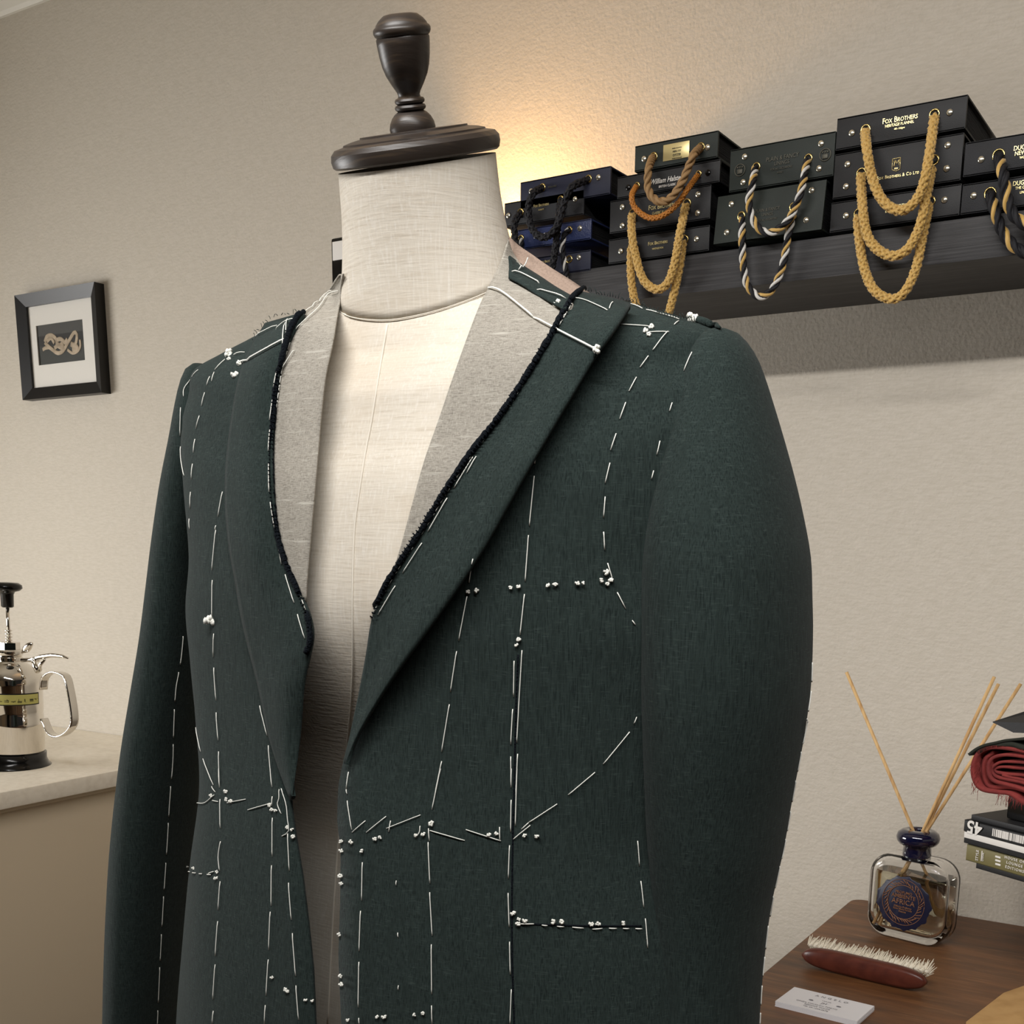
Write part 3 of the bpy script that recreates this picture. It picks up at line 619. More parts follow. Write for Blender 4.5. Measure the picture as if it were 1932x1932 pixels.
# handle lies on its side: thickness horizontal (towards camera), bristles point to the wall
vs = []; fs = []; n_ = 36; m_ = 12
for i in range(n_+1):
    u_ = -1+2*i/n_; wv = max(0.02, (1-abs(u_)**5))**.5
    for j in range(m_):
        t = 2*math.pi*j/m_; yy = math.copysign(abs(math.cos(t))**.6, math.cos(t))*.0085*(.35+.65*wv); zz_ = math.copysign(abs(math.sin(t))**.7, math.sin(t))*.0125*wv
        vs.append(bcn+ld*u_*Ln+wd_*(yy-.010)+np.array([0, 0, .0128+zz_]))
fs = [(i*m_+j, i*m_+(j+1) % m_, (i+1)*m_+(j+1) % m_, (i+1)*m_+j) for i in range(n_) for j in range(m_)]+[tuple(range(m_-1, -1, -1)), tuple(range(n_*m_, (n_+1)*m_))]
mesh('handle', vs, fs, M_brush, e)
for rz_, hh in ((.0175, 0),):
    for i in range(24):
        u_ = -.93+1.88*i/23; tf_ = MB(); c0 = bcn+ld*u_*Ln+wd_*(-.003)+np.array([0, 0, .0215])
        tf_.tube([c0, c0+wd_*.005+ld*.0008+np.array([0, 0, .0022]), c0+wd_*.0095+ld*.0018+np.array([0, 0, .0040])], [.0025, .0032, .0016], 8)
        for q_ in range(30):
            a_ = random.uniform(0, 6.28); rr = random.uniform(0, .0034); sp_ = random.uniform(.8, 1.7)
            s0 = c0+ld*math.cos(a_)*rr+np.array([0, 0, math.sin(a_)*rr*1.3-.001]); s1 = s0+wd_*random.uniform(.010, .013)+ld*(math.cos(a_)*rr*sp_+.0012)+np.array([0, 0, math.sin(a_)*rr*sp_+.0046])
            tf_.tube([s0, (s0+s1)/2+np.array([0, 0, .0004]), s1], [.0007, .0007, .0003], 4, False)
        tf_.out('bristle_tuft', M_hair, e)

# business cards
q4 = [onZ(1499, 1862, ZTb+.006), onZ(1452, 1886, ZTb+.006), onZ(1612, 1938, ZTb+.006), onZ(1650, 1898, ZTb+.006)]
ca = q4[0]; cxd = q4[3]-q4[0]; cyd = q4[1]-q4[0]; cyd = cyd-cxd*(cyd@cxd)/(cxd@cxd)
cxd_n = cxd/np.linalg.norm(cxd); cyd_n = cyd/np.linalg.norm(cyd); cl = np.linalg.norm(cxd); cw = np.linalg.norm((q4[1]-q4[0])@cyd_n)
e = empty('business_cards', (ca[0], ca[1], ZTb), 'small neat stack of white business cards on the walnut table', 'business cards')
for i in range(6):
    o_ = ca+cxd_n*random.uniform(-.0004, .0004); z_ = ZTb+.001*i+.0001
    vs = [np.array([*(o_+cxd_n*a_*cl+cyd_n*b_*cw)[:2], z_+c_]) for c_ in (0, .0009) for a_, b_ in ((0, 0), (1, 0), (1, 1), (0, 1))]
    mesh('card', vs, [(0, 1, 2, 3), (4, 5, 6, 7), (0, 1, 5, 4), (1, 2, 6, 5), (2, 3, 7, 6), (3, 0, 4, 7)], M_card, e, smooth=False)
zt_ = ZTb+.0063
def cpt(a_, b_): v = ca+cxd_n*cl*a_+cyd_n*cw*b_; return np.array([v[0], v[1], zt_])
for tx, a_, b_, s_, sp2 in (('ANGELO', .52, .20, .0062, 1.7), ('TAILOR', .5, .40, .0030, 1.0), ('JH', .5, .53, .0062, 1), ('GINZA CHUO-KU TOKYO', .44, .68, .0038, 1.0), ('BESPOKE TAILOR', .47, .78, .0036, 1.0), ('TEL 03-1234-5678', .47, .88, .0036, 1.0)):
    text('lettering', tx, s_, cpt(a_, b_), cxd_n, -cyd_n, M_cink, e, ext=.00002, spacing=sp2)
for a_ in (.33, .67): MB().lathe([(.0016, 0), (.0016, .00004)], cpt(a_, .5), n=12, sx=1.6, xdir=cxd_n).out('emblem', M_cink, e)

# kraft envelope at the lower right
kp = [onZ(x, y, ZTb) for x, y in ((1822, 1935), (1893, 1880), (2010, 1838), (2060, 1960), (1900, 2010))]
vs = []; fs = []
G = 14
def bil(u_, v_):
    a_ = kp[0]*(1-u_)+kp[1]*u_ if True else 0
    return a_
top = [kp[0], kp[1], kp[2], kp[3], kp[4]]; n_ = len(top); cen = sum(top)/n_
for h_ in (.0003, .0035):
    for i in range(n_):
        for t in (0, .5): p_ = top[i]*(1-t)+top[(i+1) % n_]*t; vs.append(np.array([p_[0], p_[1], ZTb+h_+(random.uniform(0, .0012) if h_ > .001 else 0)]))
n2 = 2*n_; vs.append(np.array([cen[0], cen[1], ZTb+.0085])); vs.append(np.array([cen[0], cen[1], ZTb+.0003]))
fs = [(i, (i+1) % n2, n2+(i+1) % n2, n2+i) for i in range(n2)]+[(n2+i, n2+(i+1) % n2, 2*n2) for i in range(n2)]+[((i+1) % n2, i, 2*n2+1) for i in range(n2)]
o = mesh('paper_packet', vs, fs, M_kraft, smooth=False); tag(o, 'brown kraft paper packet on the table at lower right corner', 'paper packet')

# ------------------------------------------------------------------ stack of books on a wooden pedestal, right edge
Pb = onY(1822, 1612, -.25)
q_ = onZ(1932, 1612+110*.285, Pb[2]); s1 = q_-Pb; s1[2] = 0; s1 /= np.linalg.norm(s1); s2 = np.array([-s1[1], s1[0], 0])
s2b = s2
kb = prj(Pb)[2]/FPX
def at(u_, v_, z_): return np.array([Pb[0], Pb[1], 0])+s1*u_+s2b*v_+np.array([0, 0, z_])
def zrow(x, y, u_, v_=0):   # height of the row y seen at pixel column x on the spine plane
    d_ = ray(x, y); n_ = s2b; o_ = at(0, v_, 0); t = ((o_-CAM)@n_)/(d_@n_); return (CAM+d_*t)[2]
def obox(u0, u1, v0, v1, z0, z1, name, m_, par=None, bev=.001):
    mb = MB().box(0, u1-u0, 0, v1-v0, 0, z1-z0, bev)
    mb.v = [at(u0+v[0], v0+v[1], z0+v[2]) for v in mb.v]
    return auto_smooth(mb.out(name, m_, par))
def ucol(x, v_=0, y=1600):
    d_ = ray(x, y); t = ((at(0, v_, 0)-CAM)@s2b)/(d_@s2b); return ((CAM+d_*t)-at(0, v_, 0))@s1
# heights from rows at x=1860
zA0 = zrow(1860, 1646, 0); zA1 = zrow(1860, 1634, 0); zB0 = zA1; zB1 = zrow(1860, 1602, 0); zC0 = zB1; zC1 = zrow(1860, 1587, 0); zC2 = zrow(1860, 1579, 0); zD1 = zrow(1860, 1556, 0)-.0; zE1 = zrow(1860, 1545, 0)
GB = 'books piled on the wooden pedestal'
ped_c = at(.13, .10, 0); zp = zA0
e = empty('pedestal_stand', (ped_c[0], ped_c[1], ZTb), 'round turned brown wooden pedestal under the pile of books', 'stand')
rp = .105
MB().lathe([(.06, .0005), (.06, .01), (.02, .02), (.018, zp-ZTb-.05), (.04, zp-ZTb-.04), (.085, zp-ZTb-.022), (rp, zp-ZTb-.006), (rp, zp-ZTb-.0005)], (ped_c[0], ped_c[1], ZTb), n=64).out('body', M_wood2, e)
def book(u0, v0, z0, z1, Lu, Lv, cov, label, pages=True, texts=(), pagemat=M_white):
    e = empty('book', tuple(at(u0+Lu/2, v0+Lv/2, z0)), label, 'book', GB)
    t = .0013
    mb = MB().box(0, Lu, 0, .002, 0, z1-z0, .0004).box(0, Lu, 0, Lv, 0, t, .0004).box(0, Lu, 0, Lv, z1-z0-t, z1-z0, .0004)
    mb.v = [at(u0+v[0], v0+v[1], z0+v[2]) for v in mb.v]; auto_smooth(mb.out('cover', cov, e))
    obox(u0+.003, u0+Lu-.003, v0+.0015, v0+Lv-.003, z0+t, z1-t, 'pages', pagemat, e, .0003)
    return e
uA = ucol(1840); uB = ucol(1824); uC = ucol(1816); uD = ucol(1815)
book(uA, .004, zA0+.0002, zA1, .22, .17, M_black, 'thin black book at the bottom of the pile')
bB = book(uB, 0, zB0+.0002, zB1, .24, .18, M_olive, 'olive green book with white lettering on its spine')
bC = book(uC, .001, zC0+.0002, zC2, .24, .18, M_black, 'thin black and white book between the olive book and the magazine')
obox(uC+.001, uC+.238, -.0006, .003, (zC0+zC2)/2, zC2-.0002, 'spine_stripe', M_white, bC, .0002)
bD = book(uD, 0, zC2+.0002, zD1, .24, .18, M_black, 'black magazine with a large upside-down white number on its spine')
def stext(tx, x, y, size, m_, par, flip=False, **kw):
    d_ = ray(x, y); t = ((at(0, -.0012, 0)-CAM)@s2b)/(d_@s2b); p_ = CAM+d_*t
    xd, yd = (s1, np.array([0, 0, 1.])) if not flip else (-s1, np.array([0, 0, -1.]))
    return text('lettering', tx, size, p_, xd, yd, m_, par, **kw)
stext('45', 1838, 1561, .0200, M_white, bD, flip=True, bold=.0006)
mb = MB(); u_ = ucol(1870); z0_ = zC2+.003; z1_ = zD1-.002
while u_ < ucol(1932)+.03:
    w_ = random.choice((.0006, .0010, .0016)); 
    bx_ = MB().box(0, w_, 0, .0006, 0, z1_-z0_); mb.add([at(u_+v[0], -.0006+v[1], z0_+v[2]) for v in bx_.v], bx_.f); u_ += w_+random.choice((.0004, .0008, .0012))
mb.out('barcode', M_white, bD, smooth=False)
for y_, tx in ((1621, 'HOUSE OF'), (1630, 'LOUNGE'), (1639, 'EDITIONS')): stext(tx, 1914, y_+1, .0042, M_white, bB, spacing=1.3)
for y_ in (1617, 1624, 1631):
    p0, p1 = ucol(1878, 0, y_), ucol(1888, 0, y_); z_ = zrow(1883, y_, 0); obox(p0, p1, -.0005, .001, z_-.0010, z_+.0010, 'spine_bar', M_white, bB, .0002)
text('lettering', 'STYLE', .0045, at(ucol(1846), -.0008, (zB0+zB1)/2-.0), (0, 0, 1), -s1, M_white, bB)
text('lettering', 'LIVING', .0030, at(ucol(1857), -.0008, (zB0+zB1)/2-.0), (0, 0, 1), -s1, M_white, bB)
obox(ucol(1853.3), ucol(1854.5), -.0006, .001, zB0+.004, zB1-.003, 'spine_bar', M_white, bB, .0001)
# black tray and small box over the magazine
zE0 = zD1+.0003; e = empty('black_box', tuple(at(.1, .08, zE0)), 'flat black lidded box lying between the magazine and the red cloth', 'box')
u0_ = ucol(1822); obox(u0_, u0_+.23, .004, .17, zE0, zE0+.006, 'lid', M_black, e); u1_ = ucol(1868)
zF1 = zrow(1900, 1490, 0, .02)
obox(u1_, u1_+.2, .02, .15, zE0+.0062, zF1, 'body', M_bplast, e, .003)
obox(u0_+.030, u0_+.055, .05, .14, zE0+.0062, zE0+.0075, 'paper_slip', M_white, e, .0002)
# folded red cloth: spiral of folds seen at its end, extruded back
e = empty('folded_cloth', tuple(at(.1, .08, zF1)), 'folded brick-red cotton cloth with frayed edge on the pile', 'folded cloth')
def pxs(x, y, v_=0):
    d_ = ray(x, y); t = ((at(0, v_, 0)-CAM)@s2b)/(d_@s2b); return CAM+d_*t
def ribbon(path, v0, v1, th, name, m_, par, n=70, taper=0):
    P = spline(path, n); vs = []; T = np.gradient(P, axis=0); nn = np.stack([-T[:, 1], T[:, 0]], 1); nn /= np.linalg.norm(nn, axis=1)[:, None]+1e-9
    nv = 9
    for j in range(nv):
        vv = v0+(v1-v0)*j/(nv-1)
        for sgn in (1, -1):
            for i in range(n):
                w_ = 1.6*math.sin(i*.35+j*1.3); vs.append(pxs(P[i, 0]+sgn*th*nn[i, 0]*.5, P[i, 1]+sgn*th*nn[i, 1]*.5+w_*.25, 0)+s2b*vv)
    idx = lambda j, s_, i: (j*2+s_)*n+i
    fs = []
    for j in range(nv-1):
        for i in range(n-1):
            fs += [(idx(j, 0, i), idx(j, 0, i+1), idx(j+1, 0, i+1), idx(j+1, 0, i)), (idx(j, 1, i), idx(j+1, 1, i), idx(j+1, 1, i+1), idx(j, 1, i+1))]
        for i in (0, n-1): fs.append((idx(j, 0, i), idx(j+1, 0, i), idx(j+1, 1, i), idx(j, 1, i)))
    for i in range(n-1):
        for j in (0, nv-1): fs.append((idx(j, 0, i), idx(j, 1, i), idx(j, 1, i+1), idx(j, 0, i+1)))
    return mesh(name, vs, fs, m_, par)
Z7 = lambda x, y: (1760+x/4.83, 1300+y/4.83)
ribbon([Z7(*p) for p in [(1100, 640), (831, 570), (560, 530), (430, 570), (375, 650), (360, 760), (390, 860), (450, 915), (560, 940), (700, 960), (831, 1040), (1100, 1200)]], .0, .12, 7, 'fold', M_red, e)
ribbon([Z7(*p) for p in [(1100, 690), (831, 625), (640, 600), (520, 640), (490, 740), (530, 830), (640, 870), (831, 930), (1100, 1060)]], .002, .118, 6, 'fold', M_red, e)
ribbon([Z7(*p) for p in [(1100, 740), (831, 680), (620, 665), (530, 705), (505, 750), (550, 800), (660, 830), (831, 870), (1100, 960)]], .004, .116, 5, 'fold', M_red, e)
ribbon([Z7(*p) for p in [(1100, 770), (831, 735), (600, 715), (520, 745), (600, 775), (831, 800), (1100, 850)]], .006, .114, 5, 'fold', M_red, e)
ribbon([Z7(*p) for p in [(1100, 900), (831, 845), (660, 805), (600, 790)]], .005, .114, 5, 'fold', M_red, e)
ribbon([Z7(*p) for p in [(520, 575), (440, 640), (420, 740), (440, 840), (500, 900), (700, 905), (1000, 1010)]], .006, .11, 7, 'fold', M_red, e)
fr_ = MB()
for _ in range(70):
    if random.random() < .5: x, y = random.uniform(355, 440), random.uniform(640, 930)
    else: x, y = random.uniform(600, 830), 0; y = 950+(x-600)*.33
    p0 = pxs(*Z7(x, y)); p1 = pxs(*Z7(x+random.uniform(-35, 15), y+random.uniform(20, 110))); fr_.tube([p0, (p0+p1)/2+s1*random.uniform(-.001, .001), p1], .0002, 4)
fr_.out('frayed_fringe', M_red, e)
e = empty('folded_cloth', tuple(at(.1, .08, zF1+.04)), 'dark olive cloth laid over the red folded cloth', 'folded cloth')
ribbon([Z7(*p) for p in [(330, 598), (400, 545), (520, 500), (700, 465), (831, 455), (1100, 470)]], -.001, .12, 5, 'fold', M_dgreen, e)
ribbon([Z7(*p) for p in [(400, 575), (520, 520), (700, 505), (831, 540), (1100, 600)]], .0, .118, 9, 'fold', M_dgreen, e)
z0_ = zrow(1915, 1386, 0)+.004
# pale cup-like thing and black folded card on top
e = empty('white_dish', tuple(at(ucol(1935), .04, z0_-.006)), 'white rounded dish under the black card cover', 'dish')
cc = at(ucol(1950), .045, 0); zz0 = zrow(1925, 1392, 0); MB().lathe([(.026, zz0-.003), (.031, zz0+.002), (.031, zz0+.009), (.028, zz0+.012)], (cc[0], cc[1], 0), n=40).out('bowl', M_white, e)
P_ = [pxs(*Z7(545, 310)), pxs(*Z7(735, 385)), pxs(*Z7(1200, 395)), pxs(*Z7(1000, 40)), ]
vs = [P_[0], P_[1], P_[2], pxs(*Z7(1300, 330))+s2b*.1, P_[3]+s2b*.05, pxs(*Z7(831, 135))+s2b*.06]
mid = [v+np.array([0, 0, .0012]) for v in vs]
fs = [(0, 1, 2, 3, 4, 5), (11, 10, 9, 8, 7, 6)]+[(i, (i+1) % 6, 6+(i+1) % 6, 6+i) for i in range(6)]
vv = vs+mid
a0_ = pxs(*Z7(545, 305)); a1_ = pxs(*Z7(735, 380)); a2_ = pxs(*Z7(1250, 400)); a3_ = a0_+s2b*.10+s1*.05+np.array([0, 0, .028]); a4_ = a2_+s2b*.12+np.array([0, 0, .03])
h_ = np.array([0, 0, .010])
vs = [a0_, a1_-h_*.2, a2_-h_*.2, a4_, a3_, a0_+h_*.1, a1_+h_*.8, a2_+h_*.8, a4_+h_, a3_+h_]
fs = [(0, 1, 2, 3, 4), (9, 8, 7, 6, 5), (0, 5, 6, 1), (1, 6, 7, 2), (2, 7, 8, 3), (3, 8, 9, 4), (4, 9, 5, 0)]
o = mesh('card_folder', vs, fs, M_black, smooth=False); tag(o, 'black pointed card folder on top of the pile at the right edge', 'folder')
# ------------------------------------------------------------------ mannequin body (local frame: x right, y towards the wall)
MX, MY = -.482, -D+.641
def W(x, y, z): return np.array([MX+x, MY+y, z])
def crv(tab, v):
    """monotone-ish cubic interpolation of table rows"""
    tab = np.array(tab, float); n = len(tab); i = min(int(v), n-2); t = v-i
    g = lambda k: tab[max(0, min(n-1, k))]
    p0, p1, p2, p3 = g(i-1), g(i), g(i+1), g(i+2)
    m1, m2 = (p2-p0)/2, (p3-p1)/2
    return (2*t**3-3*t*t+1)*p1+(t**3-2*t*t+t)*m1+(-2*t**3+3*t*t)*p2+(t**3-t*t)*m2
# rows: xc, half width, y front, y back, z front, z side, z back, exponent
RINGS = [
 [-.0, .190, -.112, .150, .840, .840, .840, 2.3],
 [-.0, .190, -.110, .150, .916, .916, .916, 2.3],
 [-.0, .185, -.104, .145, .990, .990, .990, 2.3],
 [-.0, .170, -.096, .138, 1.060, 1.060, 1.060, 2.3],
 [-.0, .155, -.088, .132, 1.121, 1.121, 1.121, 2.3],
 [-.0, .155, -.080, .130, 1.166, 1.166, 1.166, 2.35],
 [-.0, .160, -.076, .132, 1.213, 1.213, 1.213, 2.4],
 [-.0, .165, -.075, .134, 1.252, 1.252, 1.252, 2.45],
 [-.0, .168, -.072, .134, 1.290, 1.290, 1.290, 2.5],
 [-.0, .172, -.064, .130, 1.335, 1.340, 1.345, 2.5],
 [-.002, .188, -.055, .122, 1.362, 1.380, 1.385, 2.4],
 [-.006, .205, -.050, .110, 1.382, 1.408, 1.403, 2.3],
 [-.008, .200, -.047, .100, 1.396, 1.424, 1.419, 2.25],
 [-.008, .172, -.042, .090, 1.410, 1.434, 1.431, 2.2],
 [-.008, .140, -.037, .083, 1.422, 1.444, 1.443, 2.1],
 [-.010, .108, -.034, .078, 1.433, 1.454, 1.454, 2.0],
 [-.014, .078, -.030, .074, 1.446, 1.466, 1.465, 2.0],
]
def ring_pt(row, phi, off=0.0):
    xc, a, yf, yb, zf, zs_, zb_, n = row; c, s = math.cos(phi), math.sin(phi)
    a += off; yf -= off; yb += off
    cyy = .03; e = 2/n
    x = xc+a*math.copysign(abs(c)**e, c)
    if s < 0: y = cyy-(cyy-yf)*abs(s)**e; z = zs_+(zf-zs_)*abs(s)**1.6
    else: y = cyy+(yb-cyy)*abs(s)**e; z = zs_+(zb_-zs_)*abs(s)**1.6
    tl = max(0, min(1, (zs_-1.36)/.05))
    return W(x, y, z+off*.6*(1 if zs_ > 1.39 else 0)-tl*(.003+.018*x))
# fit the side silhouette of the jacket body (left edge in the photograph)
targets = {1: 331, 2: 341, 3: 355, 4: 374, 5: 370, 6: 360, 7: 351, 8: 356, 9: 346, 10: 341}
JO = .008
for k_, tx in targets.items():
    for _ in range(25):
        mn = min(prj(ring_pt(RINGS[k_], f, JO))[0] for f in np.linspace(math.pi*.9, math.pi*1.6, 40))
        RINGS[k_][1] += (mn-tx)/2600
RINGS[0][1] = RINGS[1][1]+.003
NV = len(RINGS)-1
def surf(v, phi, off): return ring_pt(crv(RINGS, v), phi, off)
def loft(off, v0=0, v1=NV, nv=90, nf=128):
    vs = [surf(v0+(v1-v0)*i/nv, 2*math.pi*j/nf, off) for i in range(nv+1) for j in range(nf)]
    fs = [(i*nf+j, i*nf+(j+1) % nf, (i+1)*nf+(j+1) % nf, (i+1)*nf+j) for i in range(nv) for j in range(nf)]
    return vs, fs
# neck: cap plane
capc = onY(786, 301, MY+.0); vdir = capc-CAM; vd = np.linalg.norm(vdir); vdir /= vd
kc = prj(capc)[2]/FPX; kv = kc*float(vdir@FF)
Uc = UU-vdir*(UU@vdir); Uc /= np.linalg.norm(Uc); Rc = np.cross(vdir, Uc); Rc = RR-vdir*(RR@vdir); Rc /= np.linalg.norm(Rc)
ta = math.radians(6.9); na = Uc*math.cos(ta)-Rc*math.sin(ta); ra = Rc*math.cos(ta)+Uc*math.sin(ta)
tb = math.radians(1.5); nC = na*math.cos(tb)-vdir*math.sin(tb); fC = -vdir*math.cos(tb)-na*math.sin(tb)   # cap normal, right, front
rw = 155*kc
def cap_ring(s, h, n=64, dep=.92): return [capc+ra*rw*s*math.cos(2*math.pi*j/n)-fC*rw*dep*s*math.sin(2*math.pi*j/n)+nC*h for j in range(n)]
man = empty('mannequin', tuple(W(0, .03, .86)), 'cream linen tailor mannequin torso with dark turned wooden neck cap', 'mannequin')
def man_row(v):
    r_ = crv(RINGS, v).copy(); g = max(0, min(1, (1.27-r_[5])/.20)); g = g*g*(3-2*g)
    r_[2] += .080*g; r_[1] -= .025*g
    if v > 12: r_[2] += .0035*min(1, (v-12)/2)
    return r_
def man_surf(v, phi): return ring_pt(man_row(v), phi, 0)
tvs = [man_surf(NV*i/90, 2*math.pi*j/128) for i in range(91) for j in range(128)]
tfs = [(i*128+j, i*128+(j+1) % 128, (i+1)*128+(j+1) % 128, (i+1)*128+j) for i in range(90) for j in range(128)]
nb = len(tvs)//128-1
# close the top of the torso under the neck
cvs = [man_surf(NV, 2*math.pi*j/128)*.35+W(0, .025, 1.472)*.65 for j in range(128)]
o = len(tvs); tvs = tvs+cvs; tfs = tfs+[(nb*128+j, nb*128+(j+1) % 128, o+(j+1) % 128, o+j) for j in range(128)]+[tuple(range(o, o+128))]+[tuple(range(127, -1, -1))]
mesh('torso', tvs, tfs, M_linen, man)
# neck: from seam ring to cap ring, 64 columns; phi 0 = right, 3/2 pi = front
seamc = np.array([(632, 570), (640, 588), (660, 599), (700, 604), (735, 605), (780, 597), (830, 585), (870, 571), (900, 560), (930, 538), (955, 505), (975, 480)], float)
base = []
for j in range(64):
    t = 2*math.pi*j/64; c, s = math.cos(t), math.sin(t)
    x = .0567*c-.0035; y = .022+(.048 if s < 0 else .052)*s; z = 1.47
    if s <= .05:
        for _ in range(12):
            q_ = prj(W(x, y, z)); z += (q_[1]-np.interp(q_[0], seamc[:, 0], seamc[:, 1]))*q_[2]/FPX*.9
    else:
        z = None
    base.append((x, y, z))
zr = base[0][2]; zl = base[32][2]; base = [W(x, y, z if z is not None else (zr*(1+(x+.0035)/.0567)/2+zl*(1-(x+.0035)/.0567)/2)+.012*math.sin(2*math.pi*j/64)) for j, (x, y, z) in enumerate(base)]
# the visible front half of the neck foot lies on the torso
T_tor = BVHTree.FromPolygons([tuple(p) for p in tvs], tfs)
for j in list(range(33, 58)):
    t = 2*math.pi*j/64; X_ = 797+165*math.cos(t); Y_ = float(np.interp(X_, seamc[:, 0], seamc[:, 1]))
    d_ = Vector(ray(X_, Y_)); h_ = T_tor.ray_cast(Vector(CAM), d_.normalized())
    if h_[0] is not None and np.linalg.norm(np.array(h_[0])-base[j]) < .07: base[j] = np.array(h_[0])-ray(X_, Y_)*.0008
for ja, jb in ((54, 70), (24, 35)):      # ease the sides of the foot into its back
    A_, B_ = base[ja % 64], base[jb % 64]; n_ = jb-ja; tA = (base[ja % 64]-base[(ja-3) % 64])/3*n_; tB = (base[(jb+3) % 64]-base[jb % 64])/3*n_
    for k in range(1, n_):
        t = k/n_; base[(ja+k) % 64] = (2*t**3-3*t*t+1)*A_+(t**3-2*t*t+t)*tA+(-2*t**3+3*t*t)*B_+(t**3-t*t)*tB
for _ in range(3):
    base = [(base[j-1]+base[j]*2+base[(j+1) % 64])/4 for j in range(64)]
top = cap_ring(.965, -.002)
vs = []; L = 16
for i in range(L+1):
    t = i/L; sh_ = t+.0*math.sin(math.pi*t)
    for j in range(64):
        p = base[j]*(1-sh_)+top[j]*sh_; c0 = (sum(base)/64)*(1-sh_)+(sum(top)/64)*sh_
        vs.append(c0+(p-c0)*(1-.035*math.sin(math.pi*t)**1))
fs = [(i*64+j, i*64+(j+1) % 64, (i+1)*64+(j+1) % 64, (i+1)*64+j) for i in range(L) for j in range(64)]
# tuck the base ring into the torso
o = len(vs); vs += [b_*.8+(sum(base)/64-np.array([0, 0, .02]))*.2 for b_ in base]; fs += [(j, (j+1) % 64, o+(j+1) % 64, o+j) for j in range(64)]
nk = mesh('neck', vs, fs, M_linen, man)
seam = MB().tube([p_+0*nC for p_ in [base[j]+(base[j]-sum(base)/64)*.004-ray(799, 590)*.0006 for j in list(range(32, 64))+[0]]], .0004, 6); seam.out('neck_seam', M_seam, man)
# cap mouldings
prof = [(.985, 0), (1.015, .0015), (1.03, .006), (1.022, .0105), (.975, .0140), (.88, .0154), (.865, .0156), (.86, .0168), (.76, .0185), (.67, .0194), (.655, .0196), (.65, .0208), (.2, .0212)]
rings = [cap_ring(s_, h_*.76, 72) for s_, h_ in prof]; vs = [p for r_ in rings for p in r_]; L = len(prof)
fs = [(i*72+j, i*72+(j+1) % 72, (i+1)*72+(j+1) % 72, (i+1)*72+j) for i in range(L-1) for j in range(72)]+[tuple(range(71, -1, -1)), tuple(range((L-1)*72, L*72))]
auto_smooth(mesh('neck_cap', vs, fs, M_cap, man), 28)
cb = capc+nC*.0155-ra*1*kc
tf2 = math.radians(7.2); nF = (Uc*math.cos(tf2)-Rc*math.sin(tf2)); nF = nF*math.cos(math.radians(3))-vdir*math.sin(math.radians(3))
PF = [(42, 0), (43, 10), (41, 20), (36, 30), (30, 37), (27, 39), (24, 41), (28, 44), (29, 48), (27, 52), (23, 53), (27, 56), (28, 60), (26, 64), (21, 66), (20, 70), (22, 76), (30, 90), (38, 106), (43, 122), (46, 140), (48, 160), (48.5, 170), (47, 173), (50, 176), (52, 181), (52, 186), (50, 190), (47, 192), (46, 195), (40, 203), (34, 208), (30, 211), (20, 213), (0, 213.5)]
mf = MB().lathe([(r_*kc, h_*kv) for r_, h_ in PF], cb-nF*.001, nF, n=48); auto_smooth(mf.out('finial', M_cap, man), 40)

# ------------------------------------------------------------------ jacket
jk = empty('tailored_jacket', tuple(W(0, .03, .9)), 'unfinished dark green tailored jacket with white basting threads on the mannequin', 'jacket')
bv, bf = loft(JO, 0, NV, 110, 180)
nvv, nff = [tuple(v) for v in vs], None
neckv = [p for p in []]
def tree(parts):
    V = []; F = []
    for v_, f_ in parts:
        o_ = len(V); V += [tuple(p) for p in v_]; F += [tuple(i+o_ for i in f) for f in f_]
    return BVHTree.FromPolygons(V, F)
nkv = [nk.matrix_basis @ v.co for v in nk.data.vertices]; nkv = [man.matrix_basis @ Vector(v) for v in nk.data.vertices for v in [v.co]]
neck_geo = ([np.array(v) for v in nkv], [tuple(p.vertices) for p in nk.data.polygons])
T_body = tree([(bv, bf)])
T_base = tree([(bv, bf), neck_geo])
CT = (820, 760)
def hit(tr, x, y, ctx=None):
    """point of the surface seen at an image position; past its outline the outline's depth is carried on"""
    cx_, cy_ = ctx or CT; n = 60
    for i in range(n):
        t = i/n; X, Y = x+(cx_-x)*t, y+(cy_-y)*t; d = Vector(ray(X, Y)); ln = d.length
        h = tr.ray_cast(Vector(CAM), d/ln)
        if h[0] is not None:
            dep = h[3]/ln; p = CAM+ray(x, y)*dep
            nn = np.array(h[1]); 
            if nn@ray(X, Y) > 0: nn = -nn
            return p, nn, i
    raise RuntimeError('no hit')
# front opening: image curves of the two edges (x as a function of y)
LE = [(660, 500), (600, 545), (570, 592), (548, 630), (530, 680), (521, 740), (516, 800), (513, 860), (515, 930), (524, 1000), (540, 1060), (556, 1130), (562, 1230), (556, 1340), (546, 1440), (548, 1520), (556, 1580), (568, 1650), (579, 1740), (588, 1830), (592, 1932), (596, 2100)]
RE = [(1190, 480), (1130, 525), (1092, 552), (1065, 585), (1035, 640), (990, 715), (940, 790), (885, 860), (835, 935), (790, 1010), (745, 1075), (715, 1130), (702, 1175), (692, 1235), (680, 1300), (664, 1372), (650, 1430), (640, 1480), (638, 1550), (645, 1600), (644, 1700), (640, 1800), (645, 1932), (650, 2100)]
def xofy(cv, y): c_ = np.array(cv); return np.interp(y, c_[:, 1], c_[:, 0])
NVR = 150; NC = 96
VV = []; edgeL = []; edgeR = []
vlist = [NV*i/NVR for i in range(NVR+1)]
